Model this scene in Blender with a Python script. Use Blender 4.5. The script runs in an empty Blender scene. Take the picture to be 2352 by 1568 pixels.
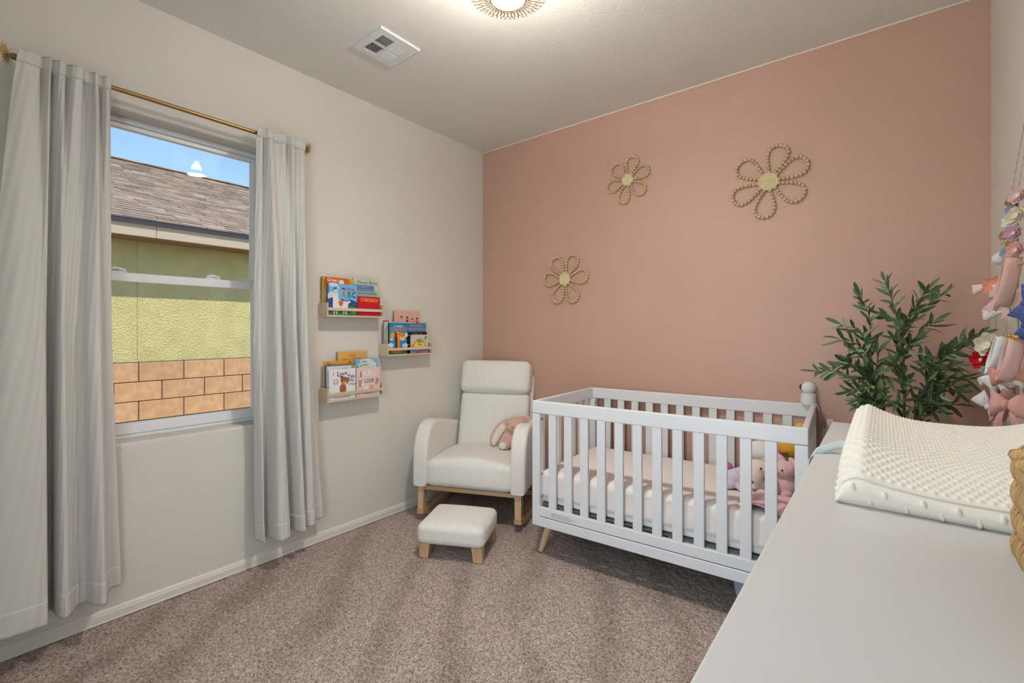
import bpy, bmesh, math, random
import numpy as np
from mathutils import Vector, Matrix, Euler

random.seed(7)
RNG = np.random.default_rng(7)
PI = math.pi
SC = bpy.context.scene
COL = SC.collection

# ------------------------------------------------------------------ camera
cam_d = bpy.data.cameras.new('camera')
cam = bpy.data.objects.new('camera', cam_d)
COL.objects.link(cam)
cam_d.sensor_width = 36.0
cam_d.lens = 36.0 * 1073.0 / 2352.0
cam_d.shift_y = -26.0 / 2352.0
cam_d.clip_start = 0.02
cam.location = (2.627, -2.916, 1.256)
cam.rotation_euler = (PI / 2, 0, math.radians(38.418))
SC.camera = cam

# ------------------------------------------------------------------ colour management
SC.view_settings.view_transform = 'Standard'
SC.view_settings.look = 'None'
SC.view_settings.gamma = 1.0
SC.view_settings.use_curve_mapping = False
SC.view_settings.exposure = 0.14
# light path limits and noise threshold: keep the render quick
SC.cycles.max_bounces = 5
SC.cycles.diffuse_bounces = 3
SC.cycles.glossy_bounces = 2
SC.cycles.transmission_bounces = 3
SC.cycles.transparent_max_bounces = 6
SC.cycles.caustics_reflective = False
SC.cycles.caustics_refractive = False
SC.cycles.use_adaptive_sampling = True
SC.cycles.adaptive_threshold = 0.12

# ------------------------------------------------------------------ sky
W = bpy.data.worlds.new('sky')
SC.world = W
W.use_nodes = True
wn = W.node_tree
wn.nodes.clear()
wo = wn.nodes.new('ShaderNodeOutputWorld')
wb = wn.nodes.new('ShaderNodeBackground')
ws = wn.nodes.new('ShaderNodeTexSky')
ws.sky_type = 'NISHITA'
ws.sun_disc = False
ws.sun_elevation = math.radians(57)
ws.sun_rotation = math.radians(80)
ws.altitude = 900
ws.air_density = 0.9
ws.dust_density = 0.25
ws.ozone_density = 2.2
wb.inputs['Strength'].default_value = 0.26
wn.links.new(ws.outputs[0], wb.inputs['Color'])
wn.links.new(wb.outputs[0], wo.inputs[0])

def add_light(name, typ, loc, rot, energy, color, **kw):
    d = bpy.data.lights.new(name, typ)
    d.energy = energy
    d.color = color
    for k, v in kw.items():
        setattr(d, k, v)
    o = bpy.data.objects.new(name, d)
    COL.objects.link(o)
    o.location = loc
    o.rotation_euler = rot
    return o

def aim(direction):
    return Vector(direction).to_track_quat('-Z', 'Y').to_euler()

# sun stands behind this house, high, and lights the neighbour's wall
add_light('sun', 'SUN', (6, -4, 9), aim((-0.56, 0.20, -0.86)), 4.3, (1.0, 0.94, 0.84), angle=math.radians(0.6))
# added fill light behind the camera, set in an invented doorway
add_light('rear_fill_light', 'AREA', (1.97, -3.40, 1.12), aim((-0.18, 1, 0.0)), 25.0, (0.76, 0.89, 1.0),
          shape='RECTANGLE', size=0.86, size_y=2.0)

# ------------------------------------------------------------------ materials
MATS = {}

def srgb(r, g, b):
    def f(c):
        c /= 255.0
        return c / 12.92 if c <= 0.04045 else ((c + 0.055) / 1.055) ** 2.4
    return (f(r), f(g), f(b), 1.0)

class NT:
    def __init__(self, name):
        self.m = bpy.data.materials.new(name)
        self.m.use_nodes = True
        self.t = self.m.node_tree
        self.b = self.t.nodes['Principled BSDF']
        self.o = self.t.nodes['Material Output']
    def n(self, typ, **kw):
        nd = self.t.nodes.new(typ)
        for k, v in kw.items():
            if k in nd.inputs:
                nd.inputs[k].default_value = v
            else:
                setattr(nd, k, v)
        return nd
    def l(self, a, b):
        self.t.links.new(a, b)
    def coord(self, which='Object', scale=(1, 1, 1), rot=(0, 0, 0)):
        c = self.n('ShaderNodeTexCoord')
        mp = self.n('ShaderNodeMapping')
        mp.inputs['Scale'].default_value = scale
        mp.inputs['Rotation'].default_value = rot
        self.l(c.outputs[which], mp.inputs['Vector'])
        return mp.outputs[0]
    def ramp(self, fac, stops):
        r = self.n('ShaderNodeValToRGB')
        e = r.color_ramp.elements
        while len(e) < len(stops):
            e.new(0.5)
        for i, (p, c) in enumerate(stops):
            e[i].position = p
            e[i].color = c
        self.l(fac, r.inputs[0])
        return r.outputs[0]
    def bump(self, height, strength=0.3, dist=0.01, prev=None):
        b = self.n('ShaderNodeBump')
        b.inputs['Strength'].default_value = strength
        b.inputs['Distance'].default_value = dist
        self.l(height, b.inputs['Height'])
        if prev is not None:
            self.l(prev, b.inputs['Normal'])
        return b.outputs[0]

def mul(c, k):
    return (min(1, c[0] * k), min(1, c[1] * k), min(1, c[2] * k), 1)

def mat(name, col, rough=0.5, spec=0.5, metal=0.0, var=0.0, vscale=6.0, bump=0.0, bscale=100.0, bdist=0.002,
        sheen=0.0, coat=0.0, rand=0.0, stretch=(1, 1, 1), detail=3.0, emit=None, estr=0.0, trans=0.0, sss=0.0):
    if name in MATS:
        return MATS[name]
    T = NT(name)
    b = T.b
    b.inputs['Roughness'].default_value = rough
    b.inputs['Specular IOR Level'].default_value = spec
    b.inputs['Metallic'].default_value = metal
    if sheen:
        b.inputs['Sheen Weight'].default_value = sheen
        b.inputs['Sheen Roughness'].default_value = 0.5
    if coat:
        b.inputs['Coat Weight'].default_value = coat
        b.inputs['Coat Roughness'].default_value = 0.15
    b.inputs['Base Color'].default_value = col
    vec = T.coord('Object', stretch)
    out = None
    if var:
        nz = T.n('ShaderNodeTexNoise', Scale=vscale, Detail=detail)
        T.l(vec, nz.inputs['Vector'])
        out = T.ramp(nz.outputs['Fac'], [(0.3, mul(col, 1 - var)), (0.7, mul(col, 1 + var))])
    if rand:
        g = T.n('ShaderNodeNewGeometry')
        oi = T.n('ShaderNodeObjectInfo')
        ad = T.n('ShaderNodeMath', operation='ADD')
        T.l(g.outputs['Random Per Island'], ad.inputs[0])
        T.l(oi.outputs['Random'], ad.inputs[1])
        fr = T.n('ShaderNodeMath', operation='FRACT')
        T.l(ad.outputs[0], fr.inputs[0])
        k = T.ramp(fr.outputs[0], [(0.0, (1 - rand,) * 3 + (1,)), (1.0, (1.0,) * 3 + (1,))])
        mx = T.n('ShaderNodeMix', data_type='RGBA', blend_type='MULTIPLY')
        mx.inputs['Factor'].default_value = 1.0
        if out is not None:
            T.l(out, mx.inputs['A'])
        else:
            mx.inputs['A'].default_value = col
        T.l(k, mx.inputs['B'])
        out = mx.outputs['Result']
    if out is not None:
        T.l(out, b.inputs['Base Color'])
    if bump:
        nb = T.n('ShaderNodeTexNoise', Scale=bscale, Detail=2.0)
        T.l(vec, nb.inputs['Vector'])
        T.l(T.bump(nb.outputs['Fac'], bump, bdist), b.inputs['Normal'])
    if emit is not None:
        b.inputs['Emission Color'].default_value = emit
        b.inputs['Emission Strength'].default_value = estr
    if trans:
        # thin cloth: part of the light passes through
        tr = T.n('ShaderNodeBsdfTranslucent')
        tr.inputs['Color'].default_value = col
        ms = T.n('ShaderNodeMixShader')
        ms.inputs[0].default_value = trans
        T.l(b.outputs[0], ms.inputs[1])
        T.l(tr.outputs[0], ms.inputs[2])
        T.l(ms.outputs[0], T.o.inputs['Surface'])
    MATS[name] = T.m
    return T.m

def paint_mat(name, col, rough, spec, scale, strength, dist):
    """wall paint over orange-peel texture"""
    if name in MATS:
        return MATS[name]
    T = NT(name)
    T.b.inputs['Base Color'].default_value = col
    T.b.inputs['Roughness'].default_value = rough
    T.b.inputs['Specular IOR Level'].default_value = spec
    v = T.coord('Object')
    n1 = T.n('ShaderNodeTexNoise', Scale=scale, Detail=2.5, Roughness=0.55)
    T.l(v, n1.inputs['Vector'])
    h = T.ramp(n1.outputs['Fac'], [(0.36, (0, 0, 0, 1)), (0.68, (1, 1, 1, 1))])
    n2 = T.n('ShaderNodeTexNoise', Scale=2.0, Detail=2.0)
    T.l(v, n2.inputs['Vector'])
    c = T.ramp(n2.outputs['Fac'], [(0.3, mul(col, 0.975)), (0.7, mul(col, 1.02))])
    T.l(c, T.b.inputs['Base Color'])
    T.l(T.bump(h, strength, dist), T.b.inputs['Normal'])
    MATS[name] = T.m
    return T.m

def wood_mat(name, c1, c2, axis='z', rough=0.5, scale=1.0):
    if name in MATS:
        return MATS[name]
    T = NT(name)
    T.b.inputs['Roughness'].default_value = rough
    s = {'x': (2.5, 45, 45), 'y': (45, 2.5, 45), 'z': (45, 45, 2.5)}[axis]
    v = T.coord('Object', tuple(k * scale for k in s))
    nz = T.n('ShaderNodeTexNoise', Scale=1.0, Detail=4.0, Distortion=0.4)
    T.l(v, nz.inputs['Vector'])
    oi = T.n('ShaderNodeObjectInfo')
    nz.noise_dimensions = '4D'
    mm = T.n('ShaderNodeMath', operation='MULTIPLY')
    mm.inputs[1].default_value = 20
    T.l(oi.outputs['Random'], mm.inputs[0])
    T.l(mm.outputs[0], nz.inputs['W'])
    T.l(T.ramp(nz.outputs['Fac'], [(0.3, c1), (0.68, c2)]), T.b.inputs['Base Color'])
    T.l(T.bump(nz.outputs['Fac'], 0.08, 0.001), T.b.inputs['Normal'])
    MATS[name] = T.m
    return T.m

def glass_mat():
    if 'window glass' in MATS:
        return MATS['window glass']
    T = NT('window glass')
    tr = T.n('ShaderNodeBsdfTransparent')
    tr.inputs['Color'].default_value = (0.97, 0.985, 0.98, 1)
    gl = T.n('ShaderNodeBsdfGlossy')
    gl.inputs['Roughness'].default_value = 0.0
    fr = T.n('ShaderNodeFresnel')
    fr.inputs['IOR'].default_value = 1.25
    ms = T.n('ShaderNodeMixShader')
    T.l(fr.outputs[0], ms.inputs[0])
    T.l(tr.outputs[0], ms.inputs[1])
    T.l(gl.outputs[0], ms.inputs[2])
    T.l(ms.outputs[0], T.o.inputs['Surface'])
    MATS['window glass'] = T.m
    return T.m

# ------------------------------------------------------------------ geometry helpers
class MB:
    def __init__(self):
        self.v = []
        self.f = []
    def add(self, v, f):
        o = len(self.v)
        self.v += [tuple(p) for p in v]
        self.f += [tuple(i + o for i in q) for q in f]
        return self
    def box(self, lo, hi, M=None):
        x0, y0, z0 = lo
        x1, y1, z1 = hi
        v = [(x0, y0, z0), (x1, y0, z0), (x1, y1, z0), (x0, y1, z0), (x0, y0, z1), (x1, y0, z1), (x1, y1, z1), (x0, y1, z1)]
        if M is not None:
            v = [M @ Vector(p) for p in v]
        return self.add(v, [(3, 2, 1, 0), (4, 5, 6, 7), (0, 1, 5, 4), (1, 2, 6, 5), (2, 3, 7, 6), (3, 0, 4, 7)])
    def rbox(self, lo, hi, r=0.005, seg=2, M=None):
        bm = bmesh.new()
        bmesh.ops.create_cube(bm, size=1.0)
        s = [hi[i] - lo[i] for i in range(3)]
        c = [(hi[i] + lo[i]) / 2 for i in range(3)]
        for q in bm.verts:
            q.co = Vector((q.co.x * s[0] + c[0], q.co.y * s[1] + c[1], q.co.z * s[2] + c[2]))
        r = min(r, min(s) * 0.49)
        bmesh.ops.bevel(bm, geom=list(bm.edges), offset=r, segments=seg, profile=0.5, affect='EDGES')
        return self.bm(bm, M)
    def bm(self, bm, M=None):
        bm.verts.index_update()
        v = [(M @ q.co) if M is not None else q.co.copy() for q in bm.verts]
        f = [tuple(q.index for q in fc.verts) for fc in bm.faces]
        bm.free()
        return self.add(v, f)
    def tube(self, pts, r, n=8, caps=True, flat=1.0, up=None):
        pts = [Vector(p) for p in pts]
        rs = r if isinstance(r, (list, tuple)) else [r] * len(pts)
        V = []
        F = []
        prev = None
        for i, p in enumerate(pts):
            t = (pts[min(i + 1, len(pts) - 1)] - pts[max(i - 1, 0)])
            if t.length < 1e-9:
                t = Vector((0, 0, 1))
            t.normalize()
            if prev is None:
                a = Vector(up) if up else (Vector((0, 0, 1)) if abs(t.z) < 0.9 else Vector((1, 0, 0)))
                u = (a - t * a.dot(t)).normalized()
            else:
                u = (prev - t * prev.dot(t))
                u = u.normalized() if u.length > 1e-6 else prev
            prev = u
            w = t.cross(u)
            for k in range(n):
                a = 2 * PI * k / n
                V.append(p + u * (math.cos(a) * rs[i] * flat) + w * (math.sin(a) * rs[i]))
        for i in range(len(pts) - 1):
            for k in range(n):
                a, b = i * n + k, i * n + (k + 1) % n
                F.append((a, b, b + n, a + n))
        if caps:
            F.append(tuple(range(n - 1, -1, -1)))
            F.append(tuple((len(pts) - 1) * n + k for k in range(n)))
        return self.add(V, F)
    def ring(self, c, R, r, n=40, m=8, axis='z', sq=1.0):
        V = []
        F = []
        for i in range(n):
            a = 2 * PI * i / n
            for k in range(m):
                b = 2 * PI * k / m
                x, y, z = (R + r * math.cos(b)) * math.cos(a), (R + r * math.cos(b)) * math.sin(a), r * sq * math.sin(b)
                if axis == 'y':
                    x, y, z = x, z, y
                elif axis == 'x':
                    x, y, z = z, x, y
                V.append((c[0] + x, c[1] + y, c[2] + z))
                i2, k2 = (i + 1) % n, (k + 1) % m
                F.append((i * m + k, i2 * m + k, i2 * m + k2, i * m + k2))
        return self.add(V, F)
    def lathe(self, prof, n=24, M=None, cap=True):
        V = []
        F = []
        for (r, z) in prof:
            for k in range(n):
                a = 2 * PI * k / n
                p = Vector((r * math.cos(a), r * math.sin(a), z))
                V.append(M @ p if M is not None else p)
        for i in range(len(prof) - 1):
            for k in range(n):
                a, b = i * n + k, i * n + (k + 1) % n
                F.append((a, b, b + n, a + n))
        if cap:
            F.append(tuple(range(n - 1, -1, -1)))
            F.append(tuple((len(prof) - 1) * n + k for k in range(n)))
        return self.add(V, F)
    def ell(self, c, r, n=14, m=9, M=None):
        if not isinstance(r, (tuple, list)):
            r = (r, r, r)
        V = []
        F = []
        for i in range(1, m):
            th = PI * i / m
            for k in range(n):
                a = 2 * PI * k / n
                V.append(Vector((r[0] * math.sin(th) * math.cos(a), r[1] * math.sin(th) * math.sin(a), r[2] * math.cos(th))))
        V.append(Vector((0, 0, r[2])))
        V.append(Vector((0, 0, -r[2])))
        T, B = len(V) - 2, len(V) - 1
        for i in range(m - 2):
            for k in range(n):
                a, b = i * n + k, i * n + (k + 1) % n
                F.append((a, a + n, b + n, b))
        for k in range(n):
            F.append((T, k, (k + 1) % n))
            F.append((B, (m - 2) * n + (k + 1) % n, (m - 2) * n + k))
        cc = Vector(c)
        V = [(M @ p if M is not None else p) + cc for p in V]
        return self.add(V, F)
    def grid(self, P):
        """P: rows x cols of points"""
        R, Cc = len(P), len(P[0])
        V = [p for row in P for p in row]
        F = [(i * Cc + k, i * Cc + k + 1, (i + 1) * Cc + k + 1, (i + 1) * Cc + k) for i in range(R - 1) for k in range(Cc - 1)]
        return self.add(V, F)
    def prism(self, poly, d0, d1, axis='x'):
        """2D polygon extruded along an axis from d0 to d1"""
        def P(a, b, d):
            return {'x': (d, a, b), 'y': (a, d, b), 'z': (a, b, d)}[axis]
        n = len(poly)
        V = [P(a, b, d0) for a, b in poly] + [P(a, b, d1) for a, b in poly]
        F = [tuple(range(n - 1, -1, -1)), tuple(range(n, 2 * n))]
        F += [(i, (i + 1) % n, n + (i + 1) % n, n + i) for i in range(n)]
        return self.add(V, F)
    def mesh(self, name, m=None, smooth=False, angle=None):
        me = bpy.data.meshes.new(name)
        me.from_pydata([tuple(p) for p in self.v], [], self.f)
        bm = bmesh.new()
        bm.from_mesh(me)
        bmesh.ops.recalc_face_normals(bm, faces=list(bm.faces))
        bm.to_mesh(me)
        bm.free()
        if m:
            me.materials.append(m)
        if smooth:
            me.shade_smooth()
            if angle:
                try:
                    me.set_sharp_from_angle(angle=math.radians(angle))
                except Exception:
                    pass
        return me
    def build(self, name, m, parent=None, smooth=False, angle=None, label=None):
        return link(name, self.mesh(name, m, smooth, angle), parent, label)

def link(name, data, parent=None, label=None):
    o = bpy.data.objects.new(name, data)
    COL.objects.link(o)
    if parent is not None:
        o.parent = parent
    if label:
        o['label'] = label
    return o

def empty(name, loc=(0, 0, 0), rz=0.0, label=None, cat=None, group=None):
    o = bpy.data.objects.new(name, None)
    o.empty_display_size = 0.05
    COL.objects.link(o)
    o.location = loc
    o.rotation_euler = (0, 0, rz)
    return tag(o, label, cat, group)

def tag(o, label=None, cat=None, group=None, kind=None):
    if label:
        o['label'] = label
    if cat:
        o['category'] = cat
    if group:
        o['group'] = group
    if kind:
        o['kind'] = kind
    return o

def struct(name, mb, m, smooth=False, angle=None, label=None):
    o = mb.build(name, m, None, smooth, angle)
    o['kind'] = 'structure'
    if label:
        o['label'] = label
    return o

def smooth_curve(pts, n):
    """Catmull-Rom through points (any dimension), n samples"""
    P = [np.array(p, float) for p in pts]
    P = [2 * P[0] - P[1]] + P + [2 * P[-1] - P[-2]]
    out = []
    segs = len(P) - 3
    for i in range(n):
        t = i / (n - 1) * segs
        k = min(int(t), segs - 1)
        u = t - k
        a, b, c, d = P[k:k + 4]
        out.append(0.5 * ((2 * b) + (-a + c) * u + (2 * a - 5 * b + 4 * c - d) * u * u + (-a + 3 * b - 3 * c + d) * u ** 3))
    return out

def cushion(lo, hi, r=0.03, n=14, bulge=(0, 0, 0), M=None, mb=None, fn=None):
    """soft rounded block; bulge pushes faces outward in x, y, z"""
    mb = mb or MB()
    bm = bmesh.new()
    bmesh.ops.create_cube(bm, size=2.0)
    bmesh.ops.subdivide_edges(bm, edges=list(bm.edges), cuts=n, use_grid_fill=True)
    c = Vector([(lo[i] + hi[i]) / 2 for i in range(3)])
    s = Vector([(hi[i] - lo[i]) / 2 for i in range(3)])
    rr = [min(r, s[i] * 0.98) for i in range(3)]
    for q in bm.verts:
        u = q.co.copy()
        # denser samples towards the rim
        u = Vector([math.copysign(abs(k) ** 0.75, k) for k in u])
        p = Vector([u[i] * s[i] for i in range(3)])
        inner = Vector([max(-(s[i] - rr[i]), min(s[i] - rr[i], p[i])) for i in range(3)])
        dlt = p - inner
        e = Vector([dlt[i] / rr[i] if rr[i] > 0 else 0 for i in range(3)])
        if e.length > 1e-6:
            mx = max(abs(e[0]), abs(e[1]), abs(e[2]))
            e = e.normalized() * mx
        p = inner + Vector([e[i] * rr[i] for i in range(3)])
        w = [max(0.0, 1 - u[i] ** 2) for i in range(3)]
        for i in range(3):
            j, k = (i + 1) % 3, (i + 2) % 3
            p[i] += bulge[i] * u[i] * w[j] * w[k]
        p = p + c
        if fn:
            p = Vector(fn(p, u))
        q.co = p
    return mb.bm(bm, M)

def blob(name, parts, m, parent=None, voxel=0.005, iters=6, label=None, extra=None):
    """soft toy body: ellipsoids fused to one continuous surface. parts: (centre, radii[, euler])"""
    mb = MB()
    for p in parts:
        M = Euler(p[2]).to_matrix() if len(p) > 2 else None
        mb.ell(p[0], p[1], 16, 10, M)
    if extra:
        extra(mb)
    me = mb.mesh(name + '_src')
    o = bpy.data.objects.new(name + '_src', me)
    COL.objects.link(o)
    md = o.modifiers.new('r', 'REMESH')
    md.mode = 'VOXEL'
    md.voxel_size = voxel
    sm = o.modifiers.new('s', 'SMOOTH')
    sm.iterations = iters
    sm.factor = 0.5
    dg = bpy.context.evaluated_depsgraph_get()
    res = bpy.data.meshes.new_from_object(o.evaluated_get(dg))
    bpy.data.objects.remove(o)
    bpy.data.meshes.remove(me)
    res.name = name
    res.materials.clear()
    res.materials.append(m)
    res.shade_smooth()
    return link(name, res, parent, label)

def text_mesh(s, size, align='CENTER', extrude=0.0002, bold=0.0, shear=0.0, space=1.0, spacing_line=0.85):
    cu = bpy.data.curves.new('t', 'FONT')
    cu.body = s
    cu.size = size
    cu.align_x = align
    cu.align_y = 'CENTER'
    cu.extrude = extrude
    cu.offset = bold
    cu.shear = shear
    cu.space_character = space
    cu.space_line = spacing_line
    cu.resolution_u = 3
    o = bpy.data.objects.new('t', cu)
    COL.objects.link(o)
    dg = bpy.context.evaluated_depsgraph_get()
    me = bpy.data.meshes.new_from_object(o.evaluated_get(dg))
    bpy.data.objects.remove(o)
    bpy.data.curves.remove(cu)
    return me

CYC = Matrix(((0, 0, 1, 0), (1, 0, 0, 0), (0, 1, 0, 0), (0, 0, 0, 1)))   # text plane -> faces +X, reads towards +Y

# ================================================================== ROOM SHELL
RX, RY, RZ = 3.0, -3.25, 2.74
M_WALL = paint_mat('cream wall paint', srgb(227, 222, 212), 0.55, 0.4, 120, 0.22, 0.004)
M_PINK = paint_mat('terracotta pink wall paint', srgb(206, 165, 147), 0.34, 0.5, 150, 0.30, 0.003)
M_CEIL = paint_mat('ceiling paint', srgb(232, 229, 221), 0.8, 0.25, 105, 0.16, 0.0035)
M_TRIM = mat('white trim paint', srgb(234, 228, 219), 0.35, 0.5, bump=0.03, bscale=40)
M_WHITE = mat('white lacquer', srgb(231, 232, 234), 0.32, 0.5, bump=0.02, bscale=60)

# left wall with the window opening (bullnose corners)
WY0, WY1, WZ0, WZ1 = -2.66, -1.742, 0.757, 2.232
def wall_left():
    bm = bmesh.new()
    def ring(x, y0, y1, z0, z1):
        return [bm.verts.new(p) for p in ((x, y0, z0), (x, y1, z0), (x, y1, z1), (x, y0, z1))]
    O = ring(0, RY - 0.15, 0.15, -0.1, RZ + 0.02)
    I = ring(0, WY0, WY1, WZ0, WZ1)
    J = ring(-0.16, WY0, WY1, WZ0, WZ1)
    P = ring(-0.16, RY - 0.15, 0.15, -0.1, RZ + 0.02)
    edges = []
    for a in range(4):
        b = (a + 1) % 4
        bm.faces.new((O[a], O[b], I[b], I[a]))
        bm.faces.new((I[a], I[b], J[b], J[a]))
        bm.faces.new((J[a], J[b], P[b], P[a]))
        bm.faces.new((P[a], P[b], O[b], O[a]))
    for a in range(4):
        edges.append(bm.edges.get((I[a], I[(a + 1) % 4])))
    bmesh.ops.bevel(bm, geom=edges, offset=0.024, segments=5, profile=0.5, affect='EDGES')
    return MB().bm(bm)
o = struct('wall_left', wall_left(), M_WALL, True, 40)
struct('wall_back', MB().box((-0.16, 0, -0.1), (RX + 0.15, 0.15, RZ + 0.02)), M_PINK)
struct('wall_right', MB().box((RX, RY - 0.15, -0.1), (RX + 0.15, 0.0, RZ + 0.02)), M_WALL)
# unseen wall behind the camera; its doorway is invented for the fill light
fw = MB()
fw.box((0, RY - 0.12, -0.1), (1.54, RY, RZ)).box((2.40, RY - 0.12, -0.1), (RX, RY, RZ)).box((1.54, RY - 0.12, 2.06), (2.40, RY, RZ))
struct('wall_front', fw, M_WALL)
tr = MB()
for x0, x1 in ((1.47, 1.54), (2.40, 2.47)):
    tr.rbox((x0, RY, 0), (x1, RY + 0.018, 2.13), 0.004)
tr.rbox((1.47, RY, 2.06), (2.47, RY + 0.018, 2.13), 0.004)
struct('trim_2', tr, M_TRIM)
struct('ceiling', MB().box((-0.16, RY - 0.15, RZ), (RX + 0.15, 0.15, RZ + 0.16)), M_CEIL)
# thin unpainted line where the pink paint stops under the ceiling
struct('trim_1', MB().box((0.012, -0.0015, RZ - 0.0075), (RX, 0.0, RZ)), mat('cream paint edge', srgb(238, 222, 200), 0.6))

# baseboards: profile with two beads
def baseboard(name, p0, p1, nrm):
    prof = [(0, 0), (0.014, 0), (0.014, 0.006), (0.0125, 0.008), (0.0125, 0.034), (0.011, 0.036), (0.011, 0.039),
            (0.0085, 0.041), (0.0085, 0.045), (0.006, 0.049), (0.003, 0.053), (0, 0.053)]
    p0, p1, nrm = Vector(p0), Vector(p1), Vector(nrm)
    V = []
    for p in (p0, p1):
        V += [p + nrm * a + Vector((0, 0, b)) for a, b in prof]
    n = len(prof)
    F = [(i, (i + 1) % n, n + (i + 1) % n, n + i) for i in range(n)] + [tuple(range(n)), tuple(range(2 * n - 1, n - 1, -1))]
    mb = MB()
    mb.add(V, F)
    struct(name, mb, M_TRIM)
baseboard('baseboard_left', (0, 0, 0), (0, RY, 0), (1, 0, 0))
baseboard('baseboard_back', (RX, 0, 0), (0.0145, 0, 0), (0, -1, 0))
baseboard('baseboard_right', (RX, -0.0145, 0), (RX, RY, 0), (-1, 0, 0))

# carpet: real pile relief
def carpet():
    step = 0.0058
    nx, ny = int(RX / step) + 1, int(-RY / step) + 1
    xs = np.linspace(0, RX, nx)
    ys = np.linspace(RY, 0, ny)
    X, Y = np.meshgrid(xs, ys)
    h = RNG.random((ny, nx))
    k = h.copy()
    k[1:-1, 1:-1] = (h[1:-1, 1:-1] * 3 + h[:-2, 1:-1] + h[2:, 1:-1] + h[1:-1, :-2] + h[1:-1, 2:]) / 7
    big = RNG.random((ny // 4 + 2, nx // 4 + 2))
    big = np.kron(big, np.ones((4, 4)))[:ny, :nx]
    for _ in range(3):
        big = (big + np.roll(big, 1, 0) + np.roll(big, -1, 0) + np.roll(big, 1, 1) + np.roll(big, -1, 1)) / 5
    Z = -0.0075 + 0.0085 * k + 0.004 * (big - 0.5)
    jx = (RNG.random((ny, nx)) - 0.5) * step * 0.7
    jy = (RNG.random((ny, nx)) - 0.5) * step * 0.7
    co = np.stack([X + jx, Y + jy, Z], -1).reshape(-1, 3).astype(np.float32)
    me = bpy.data.meshes.new('floor')
    me.vertices.add(nx * ny)
    me.vertices.foreach_set('co', co.ravel())
    i = np.arange(ny - 1)[:, None] * nx + np.arange(nx - 1)[None, :]
    q = np.stack([i, i + 1, i + nx + 1, i + nx], -1).reshape(-1, 4).astype(np.int32)
    me.loops.add(q.size)
    me.loops.foreach_set('vertex_index', q.ravel())
    me.polygons.add(len(q))
    me.polygons.foreach_set('loop_start', np.arange(0, q.size, 4, dtype=np.int32))
    me.polygons.foreach_set('loop_total', np.full(len(q), 4, dtype=np.int32))
    me.update(calc_edges=True)
    me.shade_smooth()
    T = NT('carpet pile')
    T.b.inputs['Roughness'].default_value = 0.95
    T.b.inputs['Specular IOR Level'].default_value = 0.1
    T.b.inputs['Sheen Weight'].default_value = 0.25
    v = T.coord('Object')
    n1 = T.n('ShaderNodeTexNoise', Scale=130.0, Detail=3.0, Roughness=0.7)
    T.l(v, n1.inputs['Vector'])
    c1 = T.ramp(n1.outputs['Fac'], [(0.30, srgb(92, 70, 62)), (0.49, srgb(174, 152, 141)), (0.67, srgb(220, 203, 193))])
    # vacuum tracks: broad brushed bands, pile lying one way or the other
    wv = T.n('ShaderNodeTexWave', Scale=0.95, Distortion=5.0, Detail=2.0)
    wv.inputs['Detail Scale'].default_value = 1.2
    T.l(T.coord('Object', (1, 1, 1), (0, 0, math.radians(-38))), wv.inputs['Vector'])
    n2 = T.n('ShaderNodeTexNoise', Scale=2.6, Detail=3.0)
    T.l(v, n2.inputs['Vector'])
    av = T.n('ShaderNodeMath', operation='ADD')
    T.l(wv.outputs['Fac'], av.inputs[0])
    T.l(n2.outputs['Fac'], av.inputs[1])
    c2 = T.ramp(av.outputs[0], [(0.40, (0.76, 0.745, 0.735, 1)), (0.95, (1.0, 1.0, 1.0, 1))])
    mx = T.n('ShaderNodeMix', data_type='RGBA', blend_type='MULTIPLY')
    mx.inputs['Factor'].default_value = 1.0
    T.l(c1, mx.inputs['A'])
    T.l(c2, mx.inputs['B'])
    T.l(mx.outputs['Result'], T.b.inputs['Base Color'])
    n3 = T.n('ShaderNodeTexNoise', Scale=260.0, Detail=2.0)
    T.l(v, n3.inputs['Vector'])
    T.l(T.bump(n3.outputs['Fac'], 0.6, 0.004), T.b.inputs['Normal'])
    me.materials.append(T.m)
    o = link('floor', me)
    o['kind'] = 'structure'
    o['label'] = 'brown-pink cut pile carpet with vacuum tracks'
carpet()
# unseen hall shell, added to keep sun and sky light out
hw = MB()
hw.box((0.5, RY - 1.7, -0.012), (0.6, RY - 0.12, 2.5)).box((3.1, RY - 1.7, -0.012), (3.2, RY - 0.12, 2.5)).box((0.5, RY - 1.8, -0.012), (3.2, RY - 1.7, 2.5)).box((0.5, RY - 1.8, 2.5), (3.2, RY - 0.12, 2.6))
struct('wall_light_block', hw, M_WALL)
struct('trim_3', MB().box((0.6, RY - 1.6, -0.12), (3.1, RY - 0.001, -0.012)), mat('hall carpet', srgb(170, 145, 132), 0.95, 0.1))

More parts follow.
